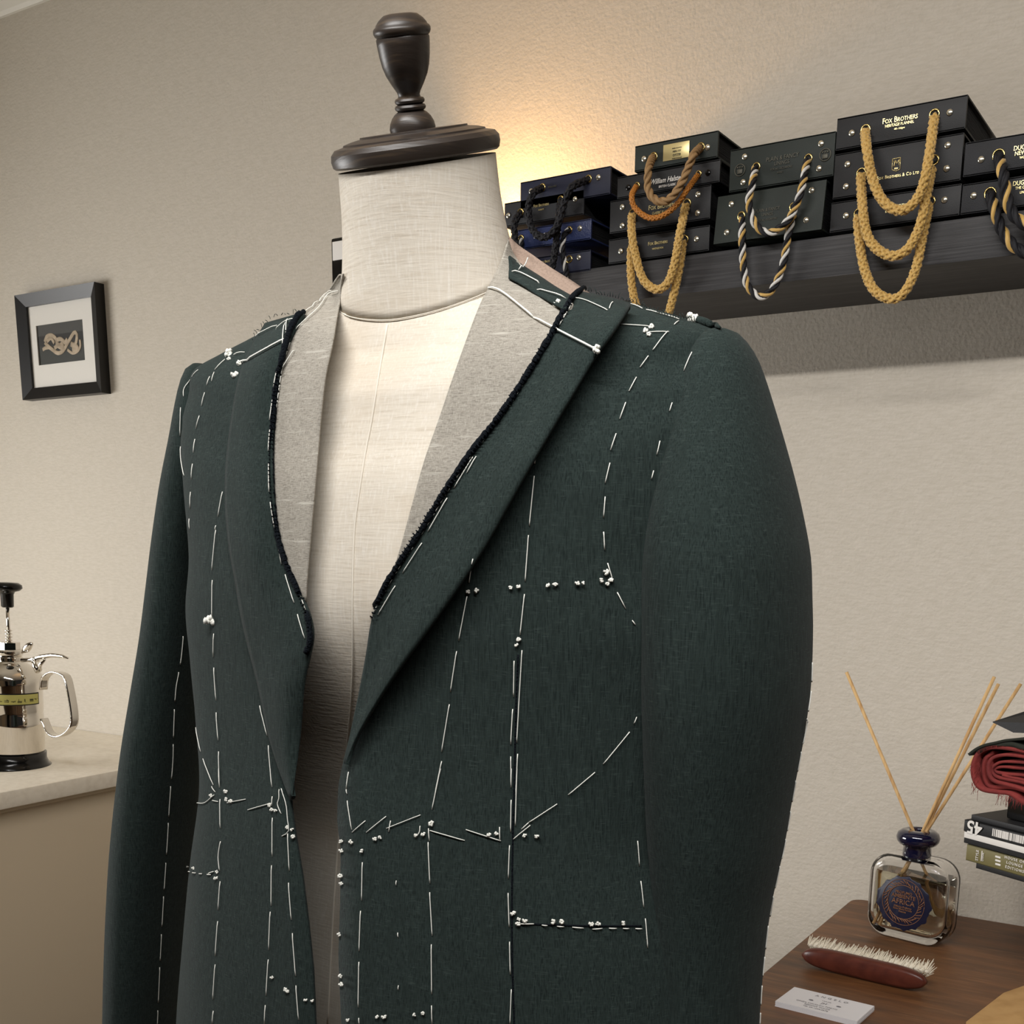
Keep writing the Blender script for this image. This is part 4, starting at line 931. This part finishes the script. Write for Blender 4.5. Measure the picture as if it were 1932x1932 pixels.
for v in vlist:
    row = crv(RINGS, v); phs = np.linspace(math.pi*.98, math.pi*2.02, 500); pj = [prj(ring_pt(row, f, JO)) for f in phs]
    pl = pr2 = None
    for i in range(len(phs)-1):
        d0 = pj[i][0]-xofy(LE, pj[i][1]); d1 = pj[i+1][0]-xofy(LE, pj[i+1][1])
        if d0 <= 0 < d1 and pl is None: pl = phs[i]+(phs[i+1]-phs[i])*(-d0)/(d1-d0)
        d0 = pj[i][0]-xofy(RE, pj[i][1]); d1 = pj[i+1][0]-xofy(RE, pj[i+1][1])
        if d0 <= 0 < d1 and pr2 is None: pr2 = phs[i]+(phs[i+1]-phs[i])*(-d0)/(d1-d0)
    edgeL.append(pl); edgeR.append(pr2)
last = [i for i, (a_, b_) in enumerate(zip(edgeL, edgeR)) if a_ is not None and b_ is not None]
NTOP = max(last)
for i in range(NTOP+1):
    if edgeL[i] is None: edgeL[i] = edgeL[i-1]
    if edgeR[i] is None: edgeR[i] = edgeR[i-1]
# right panel goes from edgeR up through 2pi, round the back to pi, and on to edgeL
vs = []; 
for i in range(NTOP+1):
    a0, a1 = edgeR[i], edgeL[i]+2*math.pi
    for j in range(NC+1):
        t = j/NC; f = a0+(a1-a0)*t
        drape = .0012*math.sin(f*9+vlist[i]*.8)*max(0, min(1, (8-vlist[i])/3))
        vs.append(surf(vlist[i], f, JO+drape))
n_ = NC+1
fs = [(i*n_+j, i*n_+j+1, (i+1)*n_+j+1, (i+1)*n_+j) for i in range(NTOP) for j in range(NC)]
def solid(o, th, off=-1, bev=0):
    m = o.modifiers.new('thickness', 'SOLIDIFY'); m.thickness = th; m.offset = off
    return o
def outward(o, ref):
    me = o.data; c_ = 0
    for p in me.polygons:
        q = np.array(o.matrix_basis @ p.center if o.parent is None else o.parent.matrix_basis @ p.center)-ref; c_ += np.array(p.normal)@q*p.area
    if c_ < 0: me.flip_normals()
    return o
body = mesh('body_panels', vs, fs, M_green, jk); outward(body, W(0, .03, 1.2)); solid(body, .0028)
body_geo = (vs, fs)
# sleeves fitted to their outlines
def sleeve(rows, ysh, rx, ry, rot, n_exp, name, zcap):
    rings = []; 
    for (py, L_, R_) in rows:
        x, s_, z = onY((L_+R_)/2, py, MY+ysh(py))[0]-MX, (R_-L_)/330, onY((L_+R_)/2, py, MY+ysh(py))[2]
        yy = ysh(py)
        def R3(x, s_, z):
            out = []
            for j in range(48):
                t = 2*math.pi*j/48; c, sn = math.cos(t), math.sin(t); e_ = 2/n_exp
                lx = rx*s_*math.copysign(abs(c)**e_, c); ly = ry*s_*math.copysign(abs(sn)**e_, sn)
                out.append(W(x+lx*math.cos(rot)-ly*math.sin(rot), yy+lx*math.sin(rot)+ly*math.cos(rot), z))
            return out
        for _ in range(20):
            P = [prj(p) for p in R3(x, s_, z)]; mn = min(p[0] for p in P); mx_ = max(p[0] for p in P); my = sum(p[1] for p in P)/48
            dep = P[0][2]/FPX
            s_ *= ((R_-L_)/(mx_-mn))**.8; x += ((L_+R_)/2-(mn+mx_)/2)*dep*1.1; z -= (py-my)*dep
        rings.append(R3(x, s_, z))
    vs = [p for r_ in rings for p in r_]; L = len(rings)
    fs = [(i*48+j, i*48+(j+1) % 48, (i+1)*48+(j+1) % 48, (i+1)*48+j) for i in range(L-1) for j in range(48)]+[tuple(range(48))]
    return vs, fs
def densify(rows, n):
    return [tuple(r_) for r_ in spline(rows, n)]
rowsR = [(622, 1340, 1375), (632, 1322, 1398), (650, 1306, 1414), (675, 1292, 1430), (710, 1278, 1444), (760, 1264, 1460), (830, 1242, 1481), (900, 1226, 1500), (970, 1213, 1516), (1050, 1205, 1530), (1130, 1201, 1533), (1200, 1200, 1534), (1300, 1202, 1530), (1400, 1206, 1516), (1500, 1210, 1497), (1600, 1216, 1480), (1700, 1220, 1458), (1800, 1224, 1444), (1932, 1226, 1433), (2080, 1228, 1426)]
svR, sfR = sleeve(densify(rowsR, 60), lambda y: .02, .050, .074, 0, 2.1, 'sleeve', 0)
slR = mesh('sleeve', svR, sfR, M_green, jk)
rowsL = [(690, 362, 400), (700, 350, 415), (730, 338, 430), (780, 327, 440), (830, 318, 440), (920, 300, 430), (1020, 285, 420), (1100, 275, 412), (1200, 262, 404), (1300, 245, 396), (1400, 228, 388), (1500, 215, 380), (1600, 205, 372), (1700, 199, 364), (1800, 195, 356), (1932, 192, 346), (2080, 190, 340)]
svL, sfL = sleeve(densify(rowsL, 60), lambda y: .045, .030, .062, math.radians(30), 1.9, 'sleeve', 0)
slL = mesh('sleeve', svL, sfL, M_green, jk)
# seam ridge round the armhole comes from the overlap of sleeve head and shoulder
def patch(LC, RC, hf, ns, nt, base, name, m_, th=.0022, ctx=None, parent=None, geo=True, thoff=-1):
    A = spline(LC, nt); B = spline(RC, nt); vs = []
    for i in range(nt):
        for j in range(ns):
            s = j/(ns-1); x, y = A[i]*(1-s)+B[i]*s
            p, nn, k_ = hit(base, x, y, ctx)
            nn = nn if k_ == 0 else -ray(x, y)/np.linalg.norm(ray(x, y))
            d = -ray(x, y)/np.linalg.norm(ray(x, y))
            vs.append(p+d*hf(s, i/(nt-1))/max(.45, min(1, nn@d)))
    # smooth depth to tidy up outlines
    V = np.array(vs).reshape(nt, ns, 3)
    dep = (V-CAM)@FF
    for _ in range(6):
        d2 = dep.copy(); d2[1:-1] = (dep[:-2]+dep[1:-1]*2+dep[2:])/4; d3 = d2.copy(); d3[:, 1:-1] = (d2[:, :-2]+d2[:, 1:-1]*2+d2[:, 2:])/4; dep = d3
    for i in range(nt):
        for j in range(ns):
            r_ = V[i, j]-CAM; V[i, j] = CAM+r_*(dep[i, j]/(r_@FF))
    vs = [V[i, j] for i in range(nt) for j in range(ns)]
    fs = [(i*ns+j, i*ns+j+1, (i+1)*ns+j+1, (i+1)*ns+j) for i in range(nt-1) for j in range(ns-1)]
    o = mesh(name, vs, fs, m_, parent or jk)
    # face the camera side outward
    me = o.data; c_ = sum(np.array(p.normal)@(np.array(jk.matrix_basis @ p.center)-CAM)*p.area for p in me.polygons)
    if c_ > 0: me.flip_normals()
    if th: solid(o, th, thoff)
    return o, (vs, fs)
T_bs = tree([(bv, bf), (svR, sfR), neck_geo])
# grey canvas fronts
cR, gcR = patch([(960, 452), (945, 492), (925, 535), (905, 575), (880, 640), (855, 710), (828, 790), (800, 870), (775, 960), (750, 1050), (735, 1085)],
                [(968, 478), (1000, 520), (1040, 550), (1082, 572), (1048, 640), (1000, 715), (950, 792), (895, 865), (845, 940), (800, 1012), (742, 1090)],
                lambda s, t: .0035+.0015*(1-s), 14, 46, T_base, 'canvas_interlining', M_canvas, .0012, (830, 800))
cL, gcL = patch([(640, 522), (618, 550), (590, 578), (568, 604), (545, 640), (527, 690), (518, 750), (512, 800), (509, 860), (510, 930), (519, 1000), (535, 1060), (557, 1110), (570, 1134)],
                [(646, 516), (641, 560), (635, 600), (626, 650), (614, 705), (606, 770), (600, 840), (594, 910), (588, 980), (582, 1050), (578, 1100), (577, 1136)],
                lambda s, t: .004+.004*s*math.sin(math.pi*min(1, t*1.05+.1)), 12, 46, T_base, 'canvas_interlining', M_canvas, .0012, (700, 900))
# lapels
lR, glR = patch([(1094, 548), (1075, 566), (1035, 640), (990, 715), (940, 790), (885, 860), (835, 935), (790, 1010), (745, 1075), (715, 1128), (700, 1172), (690, 1235), (678, 1300), (663, 1372), (649, 1440)],
                [(1190, 573), (1165, 610), (1128, 664), (1090, 725), (1045, 800), (1005, 868), (960, 948), (915, 1028), (875, 1090), (835, 1148), (795, 1203), (750, 1265), (710, 1325), (675, 1385), (651, 1442)],
                lambda s, t: .004+(.013*s**1.5-.004*s**8)*min(1, (1-t)*4+.12), 16, 60, T_body, 'lapel', M_green, .003, (900, 800))
lL, glL = patch([(500, 609), (476, 648), (460, 680), (448, 720), (440, 760), (430, 830), (424, 900), (425, 970), (432, 1040), (443, 1100), (452, 1155), (464, 1210), (477, 1260), (488, 1305), (506, 1390), (526, 1455), (547, 1510)],
                [(571, 589), (553, 625), (538, 660), (528, 700), (521, 745), (516, 800), (513, 860), (515, 930), (523, 1000), (539, 1060), (561, 1110), (579, 1150), (588, 1195), (582, 1240), (575, 1285), (568, 1385), (553, 1495)],
                lambda s, t: .002+.0055*math.sin(math.pi*min(1, s*.9+.05))*1+.004*s+.0035*math.sin(t*17+s*2)*s*(1 if t > .45 else .2), 18, 70, T_body, 'lapel', M_green, .003, (620, 900))
# back neck pieces
def strip(pts_a, pts_b, ya, yb, name, m_):
    A = spline(pts_a, 16); B = spline(pts_b, 16); vs = []
    for i in range(16):
        t = i/15; yy = ya+(yb-ya)*t
        for j in range(5): s = j/4; q_ = A[i]*(1-s)+B[i]*s; vs.append(onY(q_[0], q_[1], MY+yy-.006*s))
    return solid(mesh(name, vs, [(i*5+j, i*5+j+1, (i+1)*5+j+1, (i+1)*5+j) for i in range(15) for j in range(4)], m_, jk), .0015)
patch([(962, 447), (978, 462), (1000, 478), (1040, 505), (1080, 530), (1112, 552)], [(962, 500), (985, 505), (1010, 525), (1040, 545), (1065, 560), (1090, 572)], lambda s, t: .004-.002*s, 6, 18, T_base, 'undercollar', M_beige, .0012, (880, 640))
patch([(962, 482), (990, 502), (1020, 521), (1050, 541), (1080, 558)], [(960, 522), (985, 535), (1010, 552), (1040, 569), (1066, 584)], lambda s, t: .0058, 6, 18, T_base, 'back_neck_panel', M_green, .0012, (880, 640))
# shoulder seam allowance: frayed strip on the right shoulder ridge
T_all = tree([body_geo, (svR, sfR), (svL, sfL), gcR, gcL, glR, glL, neck_geo])
def on(x, y, lift=.0007, ctx=None):
    p, nn, k_ = hit(T_all, x, y, ctx); d = -ray(x, y)/np.linalg.norm(ray(x, y))
    if k_: nn = d
    q_ = nn*.5+d*.5; q_ /= np.linalg.norm(q_); return p+q_*(lift+.0004)
def edge_roll(path, r_, name, m_, n=150, rough=.35, lift=.0004):
    P = spline(path, n); pts = [on(x+random.uniform(-1, 1)*rough, y+random.uniform(-1, 1)*rough, lift) for x, y in P]
    pts = np.array(pts); dep = (pts-CAM)@FF
    for _ in range(3): dep[1:-1] = (dep[:-2]+dep[1:-1]+dep[2:])/3
    pts = [CAM+(p-CAM)*(d_/((p-CAM)@FF)) for p, d_ in zip(pts, dep)]
    return MB().tube(pts, [r_*random.uniform(.8, 1.2) for _ in pts], 8)
m1 = edge_roll([(1100, 548), (1082, 562), (1062, 592), (1038, 638), (992, 713), (942, 788), (887, 858), (837, 933), (792, 1008), (747, 1073), (717, 1128), (702, 1160), (698, 1178)], .0018, 'r', M_raw, 150, .35, .0012)
def whip(mb, path, n, ln, r_=.00045):
    P = spline(path, n+2)
    for i in range(1, n+1):
        t = P[i+1]-P[i-1]; t /= np.linalg.norm(t)+1e-9; nn = np.array([-t[1], t[0]]); a_ = P[i]-nn*ln*random.uniform(.5, 1)+t*random.uniform(-2, 2); b_ = P[i]+nn*ln*random.uniform(.5, 1)
        mb.tube([on(*a_, .0022), on(*P[i], .0034), on(*b_, .0022)], r_, 5)
whip(m1, [(1082, 562), (1038, 638), (942, 788), (837, 933), (747, 1073), (700, 1170)], 90, 6)
m1.out('raw_edge', M_raw, jk)
LEp = [(573, 588), (560, 604), (546, 632), (532, 680), (522, 740), (517, 800), (514, 860), (516, 930), (524, 1000), (540, 1060), (562, 1110), (578, 1148), (586, 1185), (586, 1215), (578, 1232)]
m2 = edge_roll(LEp, .0019, 'r', M_raw, 150, .35, .0016); whip(m2, LEp[1:], 90, 6); m2.out('raw_edge', M_raw, jk)
# frayed threads along cut edges
mb = MB()
for path, n in (([(1105, 548), (1150, 556), (1185, 566), (1225, 583), (1265, 596), (1300, 603), (1330, 612)], 46), ([(478, 640), (500, 610), (520, 594), (568, 588)], 16)):
    P = spline(path, n)
    for x, y in P:
        p0 = on(x, y+3); dx, dy = random.uniform(-7, 4), random.uniform(-12, -2); mb.tube([p0, on(x, y+3)+0*p0+RR*dx*kc*.4+UU*(-dy)*kc*.6, p0+RR*dx*kc+UU*(-dy)*kc*.9], .00022, 4)
mb.out('frayed_fibres', M_green, jk)
# shoulder seam allowance roll
MB().tube([on(x, y, .0012) for x, y in spline([(1298, 600), (1318, 604), (1340, 612), (1358, 622)], 14)], [.001, .0016, .002, .0022, .0022, .0024, .0024, .0024, .0022, .002, .002, .0016, .0012, .0008], 8).out('seam_allowance', M_green, jk)
# dart and pocket lines pressed into the cloth
def cord(paths, r_, name, m_, lift=.0003, n=40): 
    mb = MB()
    for p_ in paths: mb.tube([on(x, y, lift) for x, y in spline(p_, n)], r_, 6)
    return mb.out(name, m_, jk)
cord([[(978, 1235), (974, 1330), (971, 1450), (968, 1570), (966, 1700), (967, 1820), (971, 1960)]], .0007, 'dart_seam', M_raw, -.0006, 60)
cord([[(975, 1742), (1040, 1745), (1120, 1747), (1210, 1747)]], .0006, 'pocket_mark', M_raw, -.0003)
# ---------------- basting threads: every run is one thread with its visible stitches
TR = .00031
def dashes(segs, lift=.0006, r_=TR):
    mb = MB()
    for sg in segs:
        if len(sg) == 2:
            (x0, y0), (x1, y1) = sg; n = max(3, int(math.hypot(x1-x0, y1-y0)/9)); P = [(x0+(x1-x0)*i/n, y0+(y1-y0)*i/n) for i in range(n+1)]
        else: P = spline(sg, 12)
        pts = [on(x, y, lift*(1 if 0 < i < len(P)-1 else .2)) for i, (x, y) in enumerate(P)]
        mb.tube(pts, r_, 6)
    return mb
def run(path, on_, gap, jit=.15, **kw):
    P = spline(path, 400); s = np.concatenate([[0], np.cumsum(np.linalg.norm(np.diff(P, axis=0), axis=1))]); L = s[-1]; t = 0; segs = []
    g = lambda u: (np.interp(u, s, P[:, 0]), np.interp(u, s, P[:, 1]))
    while t < L-4:
        a_ = t; b_ = min(L, t+on_*random.uniform(1-jit, 1+jit)); segs.append([g(a_), g((a_+b_)/2), g(b_)]); t = b_+gap*random.uniform(1-jit, 1+jit)
    return dashes(segs, **kw)
def S(mb): return mb.out('basting_thread', M_thread, jk)
z = lambda L, ox, oy, k_: [[(ox+x/k_, oy+y/k_) for x, y in sg] for sg in L]
# right front, armhole curve line
S(dashes(z([[(1290, 600), (1262, 622)], [(1225, 662), (1190, 700), (1132, 775)], [(1105, 810), (1055, 880)], [(1033, 940), (988, 1025)], [(968, 1092), (932, 1194)], [(910, 1282), (876, 1383)], [(872, 1460), (843, 1583)], [(843, 1665), (833, 1792)], [(833, 1880), (840, 1960)]], 880, 420, 3.22)
  +z([[(1628, 10), (1633, 115)], [(1650, 188), (1680, 290)], [(1705, 355), (1752, 448)], [(1790, 515), (1808, 540)]], 600, 1000, 3.02)))
S(dashes(z([[(420, 1440), (415, 1465)], [(413, 1540), (383, 1843)], [(378, 1900), (374, 1945)]], 880, 420, 3.22)+z([[(1200, 30), (1181, 293)], [(1177, 365), (1152, 597)], [(1163, 685), (1133, 1210)], [(1138, 1275), (1128, 1509)]], 600, 1000, 3.02)+z([[(1116, 0), (1106, 320)]], 600, 1450, 2.97)))
S(dashes(z([[(1118, 745), (1115, 950)], [(1110, 1020), (1099, 1220)], [(1099, 1290), (1101, 1465)]], 600, 1000, 3.02)+z([[(1084, 0), (1082, 105)], [(1083, 175), (1080, 355)], [(1074, 430), (1067, 615)], [(1066, 697), (1072, 888)], [(1074, 970), (1078, 1153)], [(1084, 1237), (1076, 1433)]], 600, 1450, 2.97)))
S(dashes(z([[(883, 165), (862, 300)], [(850, 378), (803, 630)], [(791, 690), (756, 922)], [(750, 993), (706, 1262)], [(706, 1317), (668, 1505)]], 600, 1000, 3.02)+z([[(688, 0), (640, 230)], [(620, 335), (625, 405)], [(618, 412), (628, 643)], [(627, 693), (641, 937)], [(636, 985), (638, 1263)], [(637, 1327), (640, 1433)]], 600, 1450, 2.97)))
S(dashes(z([[(1815, 1065), (1800, 1103)], [(1775, 1150), (1625, 1333)], [(1578, 1380), (1425, 1509)]], 600, 1000, 3.02)+z([[(1340, 198), (1180, 303)], [(1180, 303), (1140, 340)], [(1190, 318), (1125, 370), (1095, 396)]], 600, 1450, 2.97)))
S(dashes(z([[(175, 1378), (162, 1475)], [(162, 1478), (167, 1505)]], 600, 1000, 3.02)+z([[(165, 180), (190, 342)], [(193, 357), (267, 292)], [(272, 358), (383, 268)], [(385, 335), (575, 260)], [(408, 292), (398, 355)], [(628, 347), (823, 403)], [(830, 342), (1025, 405)], [(1018, 327), (1020, 408)], [(573, 322), (570, 355), (550, 385)]], 600, 1450, 2.97)))
S(dashes(z([[(250, 525), (246, 738)], [(240, 797), (232, 1023)], [(231, 1083), (227, 1337)], [(230, 1397), (233, 1433)]], 600, 1450, 2.97)))
for tk in ([(440, 628), (438, 655)], [(448, 920), (450, 945)], [(452, 1215), (450, 1240)]): S(dashes(z([tk], 600, 1450, 2.97)))
S(dashes(z([[(1127, 870), (1210, 870)], [(1255, 877), (1285, 880)], [(1340, 884), (1378, 886)], [(1425, 889), (1487, 894)], [(1537, 900), (1592, 896)], [(1630, 895), (1672, 896)], [(1708, 896), (1742, 897)], [(1778, 897), (1815, 898)]], 600, 1450, 2.97), lift=.001, r_=.00036))
S(dashes(z([[(1790, 405), (1800, 545)], [(1808, 630), (1824, 778)], [(1833, 840), (1846, 1005)]], 600, 1450, 2.97)))
# right lapel edge lines and long collar stitch
S(dashes([[(1078, 570), (1060, 604)], [(1047, 622), (1021, 660)], [(1009, 676), (987, 713)], [(976, 735), (949, 776)], [(939, 794), (909, 837)], [(899, 861), (881, 893)]]+z([[(1897, 60), (1727, 340)], [(1663, 433), (1487, 740)], [(1433, 842), (1257, 1117)], [(1190, 1233), (1033, 1497)]], 500, 850, 4.83)))
S(run([(1088, 556), (1070, 590), (1045, 632), (1000, 706), (952, 780), (896, 852), (845, 928), (800, 1002), (756, 1068), (726, 1118), (706, 1155)], 14, 5, r_=.0003))
S(dashes([[(921, 544), (940, 549), (965, 566), (1007, 600)], [(1007, 600), (1050, 623), (1127, 661)]], lift=.0016, r_=.0006))
S(dashes([[(1079, 563), (1103, 567), (1146, 586)], [(1150, 583), (1153, 575), (1157, 571)], [(1190, 574), (1212, 583)], [(1219, 585), (1281, 603)], [(1171, 613), (1228, 617)], [(1228, 627), (1262, 627)]]))
S(dashes([[(1010, 549), (1068, 565)], [(965, 514), (985, 521), (1018, 538)], [(996, 486), (990, 500), (978, 511)]], r_=.0004, lift=.0025))
# left front
zz = lambda L: z(L, 280, 500, 3.865); z3 = lambda L: z(L, 180, 1000, 3.864); z4_ = lambda L: z(L, 180, 1450, 3.715)
S(dashes(zz([[(365, 765), (320, 815)], [(305, 840), (262, 905), (258, 960)], [(237, 1040), (232, 1245)], [(238, 1325), (243, 1420), (263, 1535)]])+zz([[(300, 1850), (304, 1930)]])))
S(dashes(zz([[(560, 690), (487, 765)], [(482, 783), (463, 848)], [(450, 815), (428, 878)], [(413, 930), (390, 1030)], [(374, 1100), (350, 1193)], [(342, 1270), (330, 1368)], [(324, 1450), (316, 1563)], [(310, 1655), (307, 1775)]])))
S(dashes(zz([[(543, 1653), (510, 1835)], [(495, 1900), (490, 1932)]])+z3([[(880, 0), (852, 293)], [(855, 365), (853, 640)], [(865, 755), (862, 925)], [(866, 1003), (883, 1243)], [(883, 1330), (898, 1533)], [(901, 1615), (908, 1873)]])
  +z4_([[(866, 0), (873, 133)], [(876, 215), (878, 420)], [(880, 510), (865, 615), (873, 715)], [(877, 790), (863, 990)], [(860, 1070), (843, 1312)], [(842, 1373), (826, 1618)], [(829, 1698), (822, 1790)]])))
S(dashes(z3([[(735, 1440), (770, 1615)], [(787, 1667), (862, 1858)], [(850, 1870), (877, 1910)]])+z4_([[(707, 240), (770, 240), (835, 185)], [(822, 223), (862, 232)], [(925, 240), (1055, 215)], [(1070, 290), (1225, 245)]])))
S(dashes(z3([[(1200, 1280), (1255, 1500)], [(1263, 1570), (1290, 1873)]])+z4_([[(1228, 0), (1240, 130)], [(1242, 195), (1240, 260)], [(1243, 345), (1242, 615)], [(1237, 678), (1235, 962)], [(1228, 1003), (1217, 1270)], [(1214, 1338), (1199, 1590)], [(1193, 1658), (1187, 1790)]])))
S(dashes(z4_([[(1290, 145), (1290, 210), (1280, 250), (1305, 317)], [(1305, 140), (1340, 250), (1350, 350), (1358, 440), (1310, 473)], [(1350, 455), (1362, 715)], [(1356, 800), (1376, 1060)], [(1383, 1153), (1406, 1453)], [(1408, 1520), (1427, 1760)]])))
S(dashes(z4_([[(650, 720), (665, 724)], [(683, 730), (705, 732)], [(730, 737), (750, 738)], [(785, 742), (812, 744)], [(795, 735), (830, 722)]]), lift=.001, r_=.00036))
# left lapel lines
S(dashes(zz([[(937, 765), (912, 890)], [(905, 985), (885, 1130)], [(887, 1200), (875, 1355)], [(878, 1450), (881, 1655)], [(890, 1730), (921, 1925)]])+z3([[(1325, 65), (1357, 250)], [(1385, 325), (1450, 530)], [(1475, 615), (1528, 790)]])))
S(run([(553, 632), (535, 690), (526, 745), (519, 800), (516, 860), (518, 930), (527, 1000), (543, 1062), (563, 1112), (577, 1150)], 12, 4, r_=.0003))
S(dashes(z([[(360, 1000), (460, 968)], [(460, 968), (960, 688)], ], 400, 540, 6.9), lift=.0014, r_=.0006)); 
S(dashes(z([[(570, 655), (850, 517)], [(840, 570), (960, 475), (1075, 432)], [(990, 430), (975, 600), (990, 770)], [(960, 480), (930, 700), (925, 1080)], [(290, 895), (430, 865)]], 400, 540, 6.9), lift=.0016))
S(dashes(z([[(1075, 432), (1240, 300), (1400, 205)], [(1400, 205), (1480, 120), (1560, 60)], [(1080, 590), (1240, 440), (1400, 290), (1520, 120), (1650, 60)], [(925, 1080), (1000, 960), (1080, 840)]], 400, 540, 6.9), lift=.0016))
# sleeve seams
S(run([(345, 1200), (340, 1250), (331, 1300), (327, 1370), (325, 1440), (320, 1500), (314, 1600), (308, 1690), (304, 1760), (300, 1840), (296, 1932)], 58, 14, r_=.00038))
S(run([(1533, 1250), (1531, 1300), (1524, 1350), (1514, 1400), (1497, 1490), (1480, 1590), (1458, 1690), (1447, 1770), (1438, 1860), (1434, 1932)], 42, 16, r_=.00038))
S(dashes([[(1306, 665), (1291, 700)], [(1268, 760), (1263, 776)], [(1245, 832), (1239, 858)], [(1233, 888), (1229, 904)]]))
# ---------------- tailor's tacks
def tack(x, y, sz=1.0, dirn=None):
    mb = MB(); c0 = on(x, y, .0002); d = -ray(x, y)/np.linalg.norm(ray(x, y))
    for _ in range(9):
        a_ = random.uniform(0, 6.28); q_ = random.uniform(.4, 1)*.0021*sz; mb.tube([c0, c0+d*.0012*sz+(RR*math.cos(a_)+UU*math.sin(a_))*q_*.6, c0+d*.0016*sz+(RR*math.cos(a_)+UU*math.sin(a_)*.7)*q_], [.0005*sz, .0008*sz, .0009*sz], 5)
    mb.out('tailor_tack', M_thread, jk)
TK = z([(858, 352), (905, 345), (1098, 328), (1145, 322), (1310, 316), (1352, 309), (1482, 305), (1517, 302), (1640, 240), (1617, 287), (1666, 285), (1650, 308), (1142, 622), (1130, 656)], 600, 1000, 3.02) if False else None
def zp(L, ox, oy, k_): return [(ox+x/k_, oy+y/k_) for x, y in L]
tacks = zp([(858, 352), (905, 345), (1098, 328), (1145, 322), (1310, 316), (1352, 309), (1482, 305), (1517, 302), (1640, 240), (1617, 287), (1666, 285), (1650, 308), (1142, 622), (1130, 656)], 600, 1000, 3.02)
tacks += zp([(130, 410), (185, 412), (130, 460), (247, 463), (127, 603), (130, 645), (115, 893), (120, 932), (128, 1163), (127, 1210), (122, 1405), (168, 1408), (335, 1393), (372, 1390), (543, 1380), (588, 1372), (320, 395), (347, 387), (548, 375), (590, 367), (634, 308), (957, 370), (998, 366), (1160, 376), (1224, 380), (1125, 845), (1160, 853), (1122, 870), (1318, 860), (1362, 857), (1530, 872), (1568, 872), (1710, 868), (1092, 810)], 600, 1450, 2.97)
tacks += zp([(810, 190), (913, 160), (920, 217), (947, 228), (1222, 255), (1238, 290), (1268, 298), (1345, 412), (1380, 427), (1387, 478), (1430, 660), (1435, 715), (1478, 1007), (1478, 1050), (1510, 1335), (1240, 1465), (1335, 1548), (1350, 1562), (1475, 1620), (1520, 1627), (1532, 1675), (1532, 1720), (640, 690), (688, 700), (853, 725), (845, 767)], 180, 1450, 3.715)
for x, y in tacks: tack(x, y, random.uniform(.65, .95))
for x, y, s_ in ((397, 1172, 2.2), (432, 668, 1.8), (432, 678, .8), (443, 706, 1.4), (1128, 659, 1.3), (1229, 617, .9), (1218, 624, .9), (1224, 631, .8), (1052, 573, 1.5), (1305, 601, 2.0), (453, 685, 1.2)): tack(x, y, s_)
# centre-front seam of the mannequin
T_man = tree([([man_surf(NV*i/90, 2*math.pi*j/128) for i in range(91) for j in range(128)], [(i*128+j, i*128+(j+1) % 128, (i+1)*128+(j+1) % 128, (i+1)*128+j) for i in range(90) for j in range(128)])])
P = spline([(731, 612), (716, 700), (700, 800), (690, 850), (676, 940), (668, 1010), (665, 1130), (664, 1300), (645, 1500), (630, 1700), (618, 1932)], 60)
MB().tube([hit(T_man, x, y, (700, 1000))[0]-ray(x, y)*.0004 for x, y in P], .0007, 8).out('front_seam', M_seam, man)
# stand under the torso
MB().lathe([(.019, .03), (.019, .84)], (MX, MY+.03, 0), n=24).out('stand_pole', M_cap, man)
MB().lathe([(.17, .0005), (.17, .012), (.15, .022), (.03, .032), (.02, .04)], (MX, MY+.03, 0), n=48).out('stand_base', M_cap, man)
